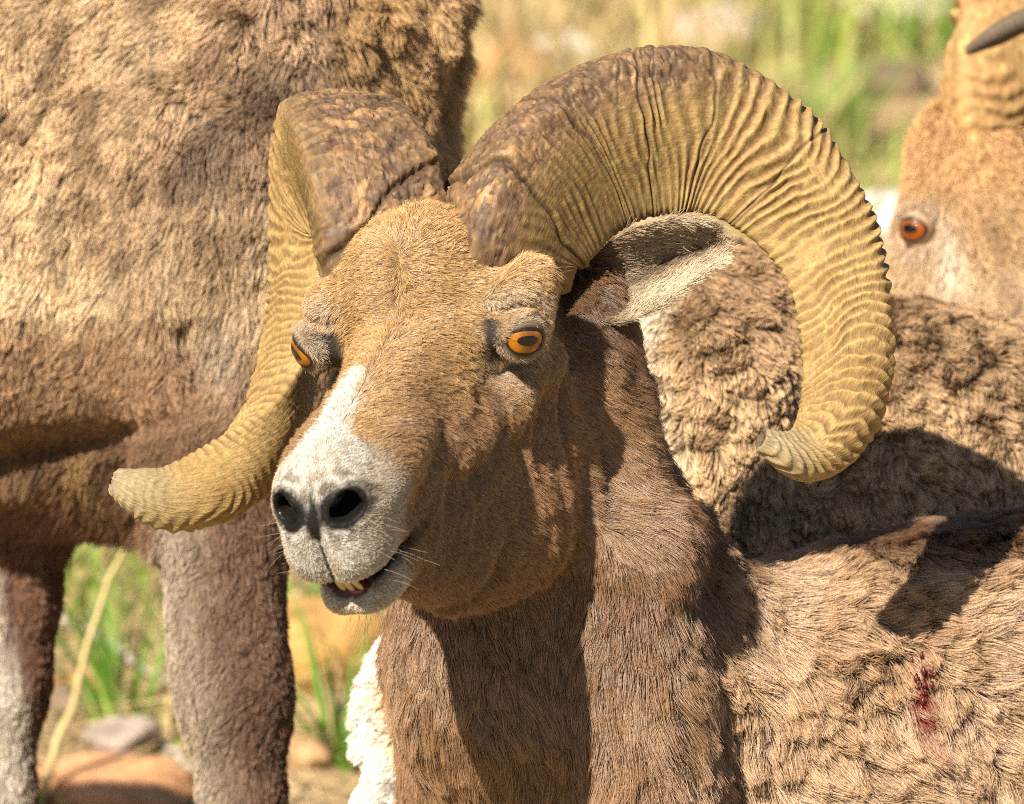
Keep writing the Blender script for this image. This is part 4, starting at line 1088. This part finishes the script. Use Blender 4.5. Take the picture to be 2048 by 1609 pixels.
# ------------------------------------------------------------------ the standing ram behind, on the left
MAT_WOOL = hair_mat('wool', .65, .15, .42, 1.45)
def gpx(z_w, w):           # photograph row where ground height z_w lies at depth w
    v = (z_w - ZF + math.sin(PITCH) * w) / math.cos(PITCH)
    return 804.5 - v / S / ((DIST + w) / DIST)
def leg(Fd, rows, k=.03):
    for a, b in zip(rows[:-1], rows[1:]):
        Fd.capsule(V(*a[:3]), V(*b[:3]), a[3], b[3], k)
def build_standing():
    xs = axis_coords([(-1.35, -.42, .022), (-.42, -.02, .0065), (-.02, .25, .02)]); ys = axis_coords([(-.70, -.32, .012), (-.32, .34, .0065), (.34, .80, .022)]); zs = axis_coords([(.36, .72, .0075), (.72, 1.15, .02)])
    Fd = Field(xs, ys, zs)
    gy = gpx(.05, .66)
    Fd.capsule(V(-2100, 330, .82), V(250, 330, .80), .235, .225, .06, wz=.85)
    Fd.capsule(V(200, 560, .80), V(-1500, 480, .82), .17, .19, .06)
    Fd.ellipsoid(V(470, 300, .72), (.13, .25, .17), .06, rot=-6)
    Fd.capsule(V(505, 170, .74), V(570, -60, .72), .135, .098, .08)
    Fd.capsule(V(570, -60, .72), V(760, -900, .72), .098, .10, .08)
    Fd.capsule(V(780, -960, .72), V(1250, -700, .70), .085, .04, .05)
    Fd.ellipsoid(V(620, 640, .78), (.065, .17, .12), .06)
    # near foreleg, far foreleg swung back, hind legs
    leg(Fd, [(500, 560, .68, .115), (455, 860, .645, .066), (446, 1060, .64, .047), (452, 1250, .64, .039), (466, 1370, .640, .038), (474, 1440, .645, .033), (484, 1600, .65, .028), (486, 1900, .66, .027), (500, 2080, .66, .030), (510, gy - 20, .655, .036)])
    leg(Fd, [(160, 800, .86, .08), (40, 980, .87, .043), (15, 1200, .87, .037), (8, 1370, .87, .032), (-12, 1600, .88, .028), (-30, 1900, .88, .025), (-20, gpx(.07, .88) - 20, .88, .034)])
    for dx, w in ((0, .68), (160, .92)):
        leg(Fd, [(-2000 + dx, 420, w, .15), (-1950 + dx, 850, w, .08), (-2130 + dx, 1250, w, .042), (-2110 + dx, 1700, w, .032), (-2080 + dx, gpx(.06, w) - 20, w, .036)])
    # belly fringe
    Fd.capsule(V(330, 940, .78), V(60, 930, .82), .055, .03, .05)
    def lumps(P):
        px, py = px_of(P)
        cl = sstep(300, 420, px + .5 * (py - 200)) * sstep(470, 330, py) + .7 * sstep(260, 60, py)
        st = noise3(P * np.array([1.0, .16, 1.0]), 34, 7) * sstep(150, 350, py) * sstep(800, 600, py) * sstep(480, 380, px)
        elb = np.exp(-(np.hypot((px - 385) * .9 - .18 * (py - 740), np.maximum(0, np.abs(py - 720) - 70)) / 26) ** 2)
        brk = np.exp(-((py - 835 - .18 * (380 - px)) / 28) ** 2) * sstep(400, 340, px)
        return -.020 * elb - .014 * brk + cl * (.016 * fbm(P, 20, 8, 2) + .007 * noise3(P, 55, 9)) + .006 * st + .006 * noise3(P, 14, 10) * sstep(950, 850, py)
    Fd.displace((-.6, -.2, .36), (.2, .5, .9), lumps, .04)
    return Fd.mesh()
SP, SQ = build_standing(); SP = relax(SP, SQ, 1); SN = vnormals(SP, SQ)
def standing_color(P):
    px, py = px_of(P); n1 = fbm(P, 22, 21, 3); n2 = noise3(P, 70, 22); n3 = noise3(P * np.array([1, .2, 1]), 40, 23)
    c = np.tile(np.array([.68, .485, .285]), (len(P), 1))
    c = mixc(c, np.array([.70, .55, .36]), sstep(.0, .5, -n1 + .3 * n2) * .6)
    c = mixc(c, np.array([.22, .135, .075]), sstep(.0, .5, n1 + .3 * n2) * .8)
    nb = fbm(P, 7, 27, 2); c = mixc(c, np.array([.68, .51, .32]), sstep(.05, .5, nb) * .6); c = mixc(c, np.array([.36, .25, .16]), sstep(.15, .6, -nb) * .45)
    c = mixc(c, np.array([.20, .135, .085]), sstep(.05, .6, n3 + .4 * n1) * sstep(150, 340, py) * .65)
    mol = sstep(300, 460, px + .6 * (py - 150)) * sstep(420, 320, py)
    c = mixc(c, np.array([.38, .235, .16]), mol * .5); c = mixc(c, np.array([.10, .065, .045]), mol * sstep(.15, .5, noise3(P, 17, 25)) * .8)
    c = mixc(c, np.array([.52, .32, .14]), sstep(620, 720, px) * sstep(350, 200, py) * .7)
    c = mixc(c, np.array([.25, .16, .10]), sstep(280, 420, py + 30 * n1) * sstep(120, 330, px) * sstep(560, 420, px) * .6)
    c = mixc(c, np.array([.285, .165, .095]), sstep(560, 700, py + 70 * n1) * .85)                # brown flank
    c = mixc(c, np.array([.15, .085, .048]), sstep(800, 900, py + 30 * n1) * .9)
    c = mixc(c, np.array([.40, .25, .10]), sstep(840, 880, py) * sstep(1000, 940, py) * sstep(230, 120, px) * sstep(-.2, .3, n1) * .7)
    c = mixc(c, np.array([.42, .33, .24]), np.exp(-((px - 450) / 55) ** 2 - ((py - 700) / 90) ** 2) * .7)
    lg = sstep(1000, 1060, py) * sstep(300, 340, px)
    c = mixc(c, np.array([.165, .098, .066]), lg)
    edge = np.interp(py, [1000, 1100, 1250, 1400, 1600], [395, 392, 388, 430, 450])
    c = mixc(c, np.array([.42, .34, .26]), lg * sstep(70, -60, px - edge + 25 * n1) * .8)
    lf = sstep(960, 1000, py) * sstep(200, 150, px)
    c = mixc(c, np.array([.165, .085, .055]), lf)
    c = mixc(c, np.array([.62, .55, .46]), lf * sstep(40, -20, px - np.interp(py, [1000, 1300, 1400, 1609], [-40, 10, 42, 48])) * .9)
    return np.clip(c * (1 + .12 * n3)[:, None], 0, 1)
STAND = thing('bighorn_ram', 'standing bighorn ram with shaggy molting wool, cut off by the left edge', 'bighorn ram', to_world(V(486, gpx(.05, .66), .66)))
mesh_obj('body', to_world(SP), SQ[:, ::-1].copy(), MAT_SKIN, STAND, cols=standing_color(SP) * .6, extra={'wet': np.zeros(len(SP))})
MAT_HOOF = simple_mat('hoof_dark', (.05, .04, .035), .6, .3)
for hx, w in ((510, .655), (-20, .88), (-2080, .68), (-1920, .92)):
    for s2 in (-1, 1):
        c0 = V(hx + 30, gpx(.05, w) - 30, w) + np.array([.012, 0, s2 * .014])
        o = blob('hoof', c0, (np.array([1., 0, 0]), np.array([0, 0, 1.]), np.array([0, 1., 0])), (.040, .015, .032), MAT_HOOF, STAND, pw=.8)
def in_frame(P, m=70):
    px, py = px_of(P); return sstep(-m - 60, -m, px) * sstep(2048 + m + 60, 2048 + m, px) * sstep(-m - 60, -m, py) * sstep(1609 + m + 60, 1609 + m, py)
if FUR > 0:
    def sflow(P, n):
        px, py = px_of(P); m = sstep(430, 300, py) * sstep(300, 450, px)
        v = np.tile(np.array([-.30, -1.0, .0]), (len(P), 1)); v[:, 0] += .8 * noise3(P, 12, 31) * (.3 + m); v[:, 1] += .9 * noise3(P, 14, 32) * m
        return v
    def slen(P):
        px, py = px_of(P); wool = sstep(900, 500, py) * (1 - .35 * sstep(0, .5, noise3(P, 9, 35)))
        fr = sstep(880, 940, py) * sstep(1120, 1060, py) * sstep(340, 300, px)
        return .006 + .0135 * wool + .022 * fr
    def sdens(P): return (5.2e5 + 1.0e5 * sstep(900, 700, px_of(P)[1])) * (.03 + .97 * in_frame(P))
    grow('wool', SP, SQ, SN, STAND, MAT_WOOL, sdens, slen, sflow, standing_color, lambda P: .22 + .22 * sstep(600, 300, px_of(P)[1]), clump=[(.026, .22), (.008, .42)], steps=4, width=.00032, wobble=.5, tip=.4)

# ------------------------------------------------------------------ the bedded ram behind, on the right
def build_bedded():
    xs = axis_coords([(-.20, .42, .007), (.42, 1.05, .022)]); ys = axis_coords([(-.60, -.32, .012), (-.32, .16, .007)]); zs = axis_coords([(.32, .72, .0075), (.72, 1.07, .02)])
    Fd = Field(xs, ys, zs)
    Fd.ellipsoid(V(1390, 880, 0.59), (.105, .150, .15), .03, rot=-14)
    Fd.ellipsoid(V(1330, 1130, 0.62), (.125, .15, .16), .05)
    Fd.ellipsoid(V(1780, 1040, .66), (.155, .172, .18), .022, rot=-22)
    Fd.capsule(V(1500, 1350, 0.67), V(3000, 1480, 0.74), .19, .21, .06)
    Fd.ellipsoid(V(985, 1420, 0.59), (.100, .105, .10), .04)
    Fd.ellipsoid(V(870, 1650, 0.54), (.062, .062, .06), .015)
    Fd.capsule(V(900, 1780, 0.56), V(1500, 1880, 0.52), .07, .06, .05)
    Fd.capsule(V(2900, 1350, 0.72), V(3150, 700, 0.72), .12, .085, .06)
    Fd.capsule(V(3150, 640, 0.72), V(3500, 800, 0.67), .075, .035, .04)
    def lumps(P):
        px, py = px_of(P)
        return .009 * fbm(P * np.array([1, .8, 1]), 22, 41, 2) + .005 * noise3(P, 60, 42) + .006 * noise3(P * np.array([1, .25, 1]), 40, 43) * sstep(700, 900, py)
    Fd.displace((-.2, -.5, .32), (1, .2, .92), lumps, .04)
    return Fd.mesh()
BP, BQ = build_bedded(); BP = relax(BP, BQ, 1); BN = vnormals(BP, BQ)
def bedded_color(P):
    px, py = px_of(P); n1 = fbm(P, 26, 51, 3); n2 = noise3(P, 80, 52)
    c = np.tile(np.array([.56, .38, .215]), (len(P), 1))
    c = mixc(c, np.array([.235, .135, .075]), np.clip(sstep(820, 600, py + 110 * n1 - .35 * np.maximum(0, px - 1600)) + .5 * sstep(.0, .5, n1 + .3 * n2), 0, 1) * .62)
    c = mixc(c, np.array([.78, .73, .64]), sstep(1390, 1290, px + 45 * n1))
    c = mixc(c, np.array([.70, .48, .25]), sstep(1150, 1235, px) * sstep(1420, 1330, px) * .45)
    c = mixc(c, np.array([.60, .36, .14]), np.exp(-((px - 800 - .25 * (py - 1400)) / 40) ** 2) * sstep(1330, 1400, py) * sstep(1560, 1490, py) * .9)
    return c
BED = thing('bighorn_ram', 'brown woolly ram lying behind the resting one, pale rump by its neck, head hidden', 'bighorn ram', to_world(V(1600, gpx(.08, .5), .5)))
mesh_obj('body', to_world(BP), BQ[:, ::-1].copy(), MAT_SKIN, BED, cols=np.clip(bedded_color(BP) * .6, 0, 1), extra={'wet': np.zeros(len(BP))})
if FUR > 0:
    def bflow(P, n):
        v = np.tile(np.array([.10, -1.0, .0]), (len(P), 1)); v[:, 0] += .9 * noise3(P, 16, 55); v[:, 1] += .6 * noise3(P, 16, 56); return v
    grow('wool', BP, BQ, BN, BED, MAT_WOOL, lambda P: 6.5e5 * (.03 + .97 * in_frame(P)), lambda P: .0115 + .005 * noise3(P, 20, 57), bflow, bedded_color, lambda P: np.full(len(P), .42),
         clump=[(.020, .45), (.008, .45)], steps=4, width=.00032, wobble=.55, tip=.4)

# ------------------------------------------------------------------ the ram whose head shows at the upper right
def build_far():
    xs = axis_coords([(.24, .50, .006), (.50, .95, .02)]); ys = axis_coords([(-.62, -.25, .016), (-.25, .30, .006), (.30, .36, .012)]); zs = axis_coords([(.80, 1.12, .007), (1.12, 1.6, .02)])
    Fd = Field(xs, ys, zs); w = 1.0
    Fd.ellipsoid(V(1968, 400, w), (.056, .085, .075), .03, rot=14)
    Fd.ellipsoid(V(1955, 545, w - .01), (.058, .075, .065), .04)
    Fd.ellipsoid(V(1995, 640, w - .03), (.070, .080, .06), .04)
    Fd.capsule(V(1925, 560, w + .05), V(1850, 720, w + .16), .048, .035, .04)
    Fd.capsule(V(1848, 438, w - .015), V(1905, 430, w - .05), .011, .016, .02)
    Fd.ellipsoid(V(1925, 300, w), (.035, .03, .04), .03)
    Fd.capsule(V(2040, 600, w + .05), V(2150, 1050, w + .2), .10, .14, .06)
    Fd.capsule(V(2150, 1150, w + .25), V(2900, 1350, w + .35), .19, .2, .08)
    Fd.ellipsoid(V(1834, 458, w - .045), (.021, .017, .030), .006, mode='sub')
    return Fd.mesh()
FP, FQ = build_far(); FN = vnormals(FP, FQ)
def far_color(P):
    px, py = px_of(P); n1 = fbm(P, 30, 61, 3)
    c = np.tile(np.array([.44, .27, .135]), (len(P), 1))
    c = mixc(c, np.array([.33, .19, .10]), sstep(.0, .5, n1) * .6)
    c = mixc(c, np.array([.54, .31, .14]), sstep(400, 330, py + 20 * n1) * .8)
    c = mixc(c, np.array([.60, .44, .28]), sstep(480, 560, py + 30 * n1) * .6)
    c = mixc(c, np.array([.72, .60, .46]), np.exp(-((px - 1900) / 28) ** 2 - ((py - 530) / 70) ** 2) * .8)
    c = mixc(c, np.array([.24, .14, .08]), np.exp(-((px - 1990 - .25 * (py - 480)) / 16) ** 2) * sstep(400, 450, py) * sstep(660, 600, py) * .6)
    er = np.hypot(px - 1834, py - 456); c = mixc(c, np.array([.58, .48, .38]), np.exp(-((er - 52) / 16) ** 2) * .4); c = mixc(c, np.array([.05, .03, .02]), sstep(40, 30, er))
    return c
FAR = thing('bighorn_ram', 'distant bighorn ram of which only tan face, amber eye and horn show, upper right', 'bighorn ram', to_world(V(2250, gpx(.15, 1.25), 1.25)))
mesh_obj('body', to_world(FP), FQ[:, ::-1].copy(), MAT_SKIN, FAR, cols=np.clip(far_color(FP) * .85, 0, 1), extra={'wet': np.zeros(len(FP))})
eye(FAR, V(1837, 458, .962), np.array([-.55, .0, -.83]), np.array([1., -.1, 0]), .0150, None, .95, .50, colr=((.22, .055, .008), (.13, .03, .005)))
lids(FAR, V(1837, 458, .962), np.array([-.55, .0, -.83]), np.array([1., -.1, 0]), .0150, a=.0125, bt=.0066, bb=.0088, fur=(.34, .24, .15))
FH = [(1985, 340, 1.00, .044, .046), (1984, 262, .99, .046, .048), (1996, 180, .99, .046, .048), (2014, 90, 1.00, .046, .047), (2040, 0, 1.02, .045, .045), (2090, -90, 1.05, .045, .043), (2190, -150, 1.08, .042, .040), (2310, -130, 1.08, .038, .036),
      (2390, -40, 1.05, .034, .032), (2400, 80, 1.0, .030, .028), (2340, 150, .94, .026, .022), (2240, 130, .90, .022, .017), (2130, 60, .87, .018, .013), (2060, 40, .86, .015, .010), (1990, 72, .855, .014, .008), (1938, 100, .855, .006, .004)]
build_horn('horn', FH, (2230, 40, 1.0), FAR, [], 1, 91, nt=360, npn=110, front=.0, basedark=.0, tint=np.array([2.0, 1.9, 2.1]), cut=False, ampk=3.4, fine=1.9, smooth_tip=True)
if FUR > 0:
    grow('face_hair', FP, FQ, FN, FAR, MAT_WOOL, lambda P: 4.5e5 * (.03 + .97 * in_frame(P)) * sstep(34, 48, np.hypot(px_of(P)[0] - 1834, px_of(P)[1] - 456)), lambda P: np.full(len(P), .008), lambda P, n: np.tile(np.array([.4, -1., .1]), (len(P), 1)), far_color, lambda P: np.full(len(P), .25), clump=[(.008, .4)], steps=3, width=.00032, wobble=.5, tip=.4)
FAREAR_in, FAREAR_out, _s, _t = build_ear('ear', FAR, [(2030, 440, .99), (2060, 380, .97), (2090, 300, .96)], [(2015, 400, .99), (2030, 340, .97), (2085, 285, .96)], [(2045, 520, .99), (2110, 440, .96), (2098, 310, .96)], .015, None, None)
q1, q2 = ear_mesh(FAREAR_in, FAREAR_out)
mesh_obj('ear', to_world(q1), q2[:, ::-1].copy(), MAT_SKIN, FAR, cols=np.tile(np.array([.55, .45, .33]), (len(q1), 1)), extra={'wet': np.zeros(len(q1))})
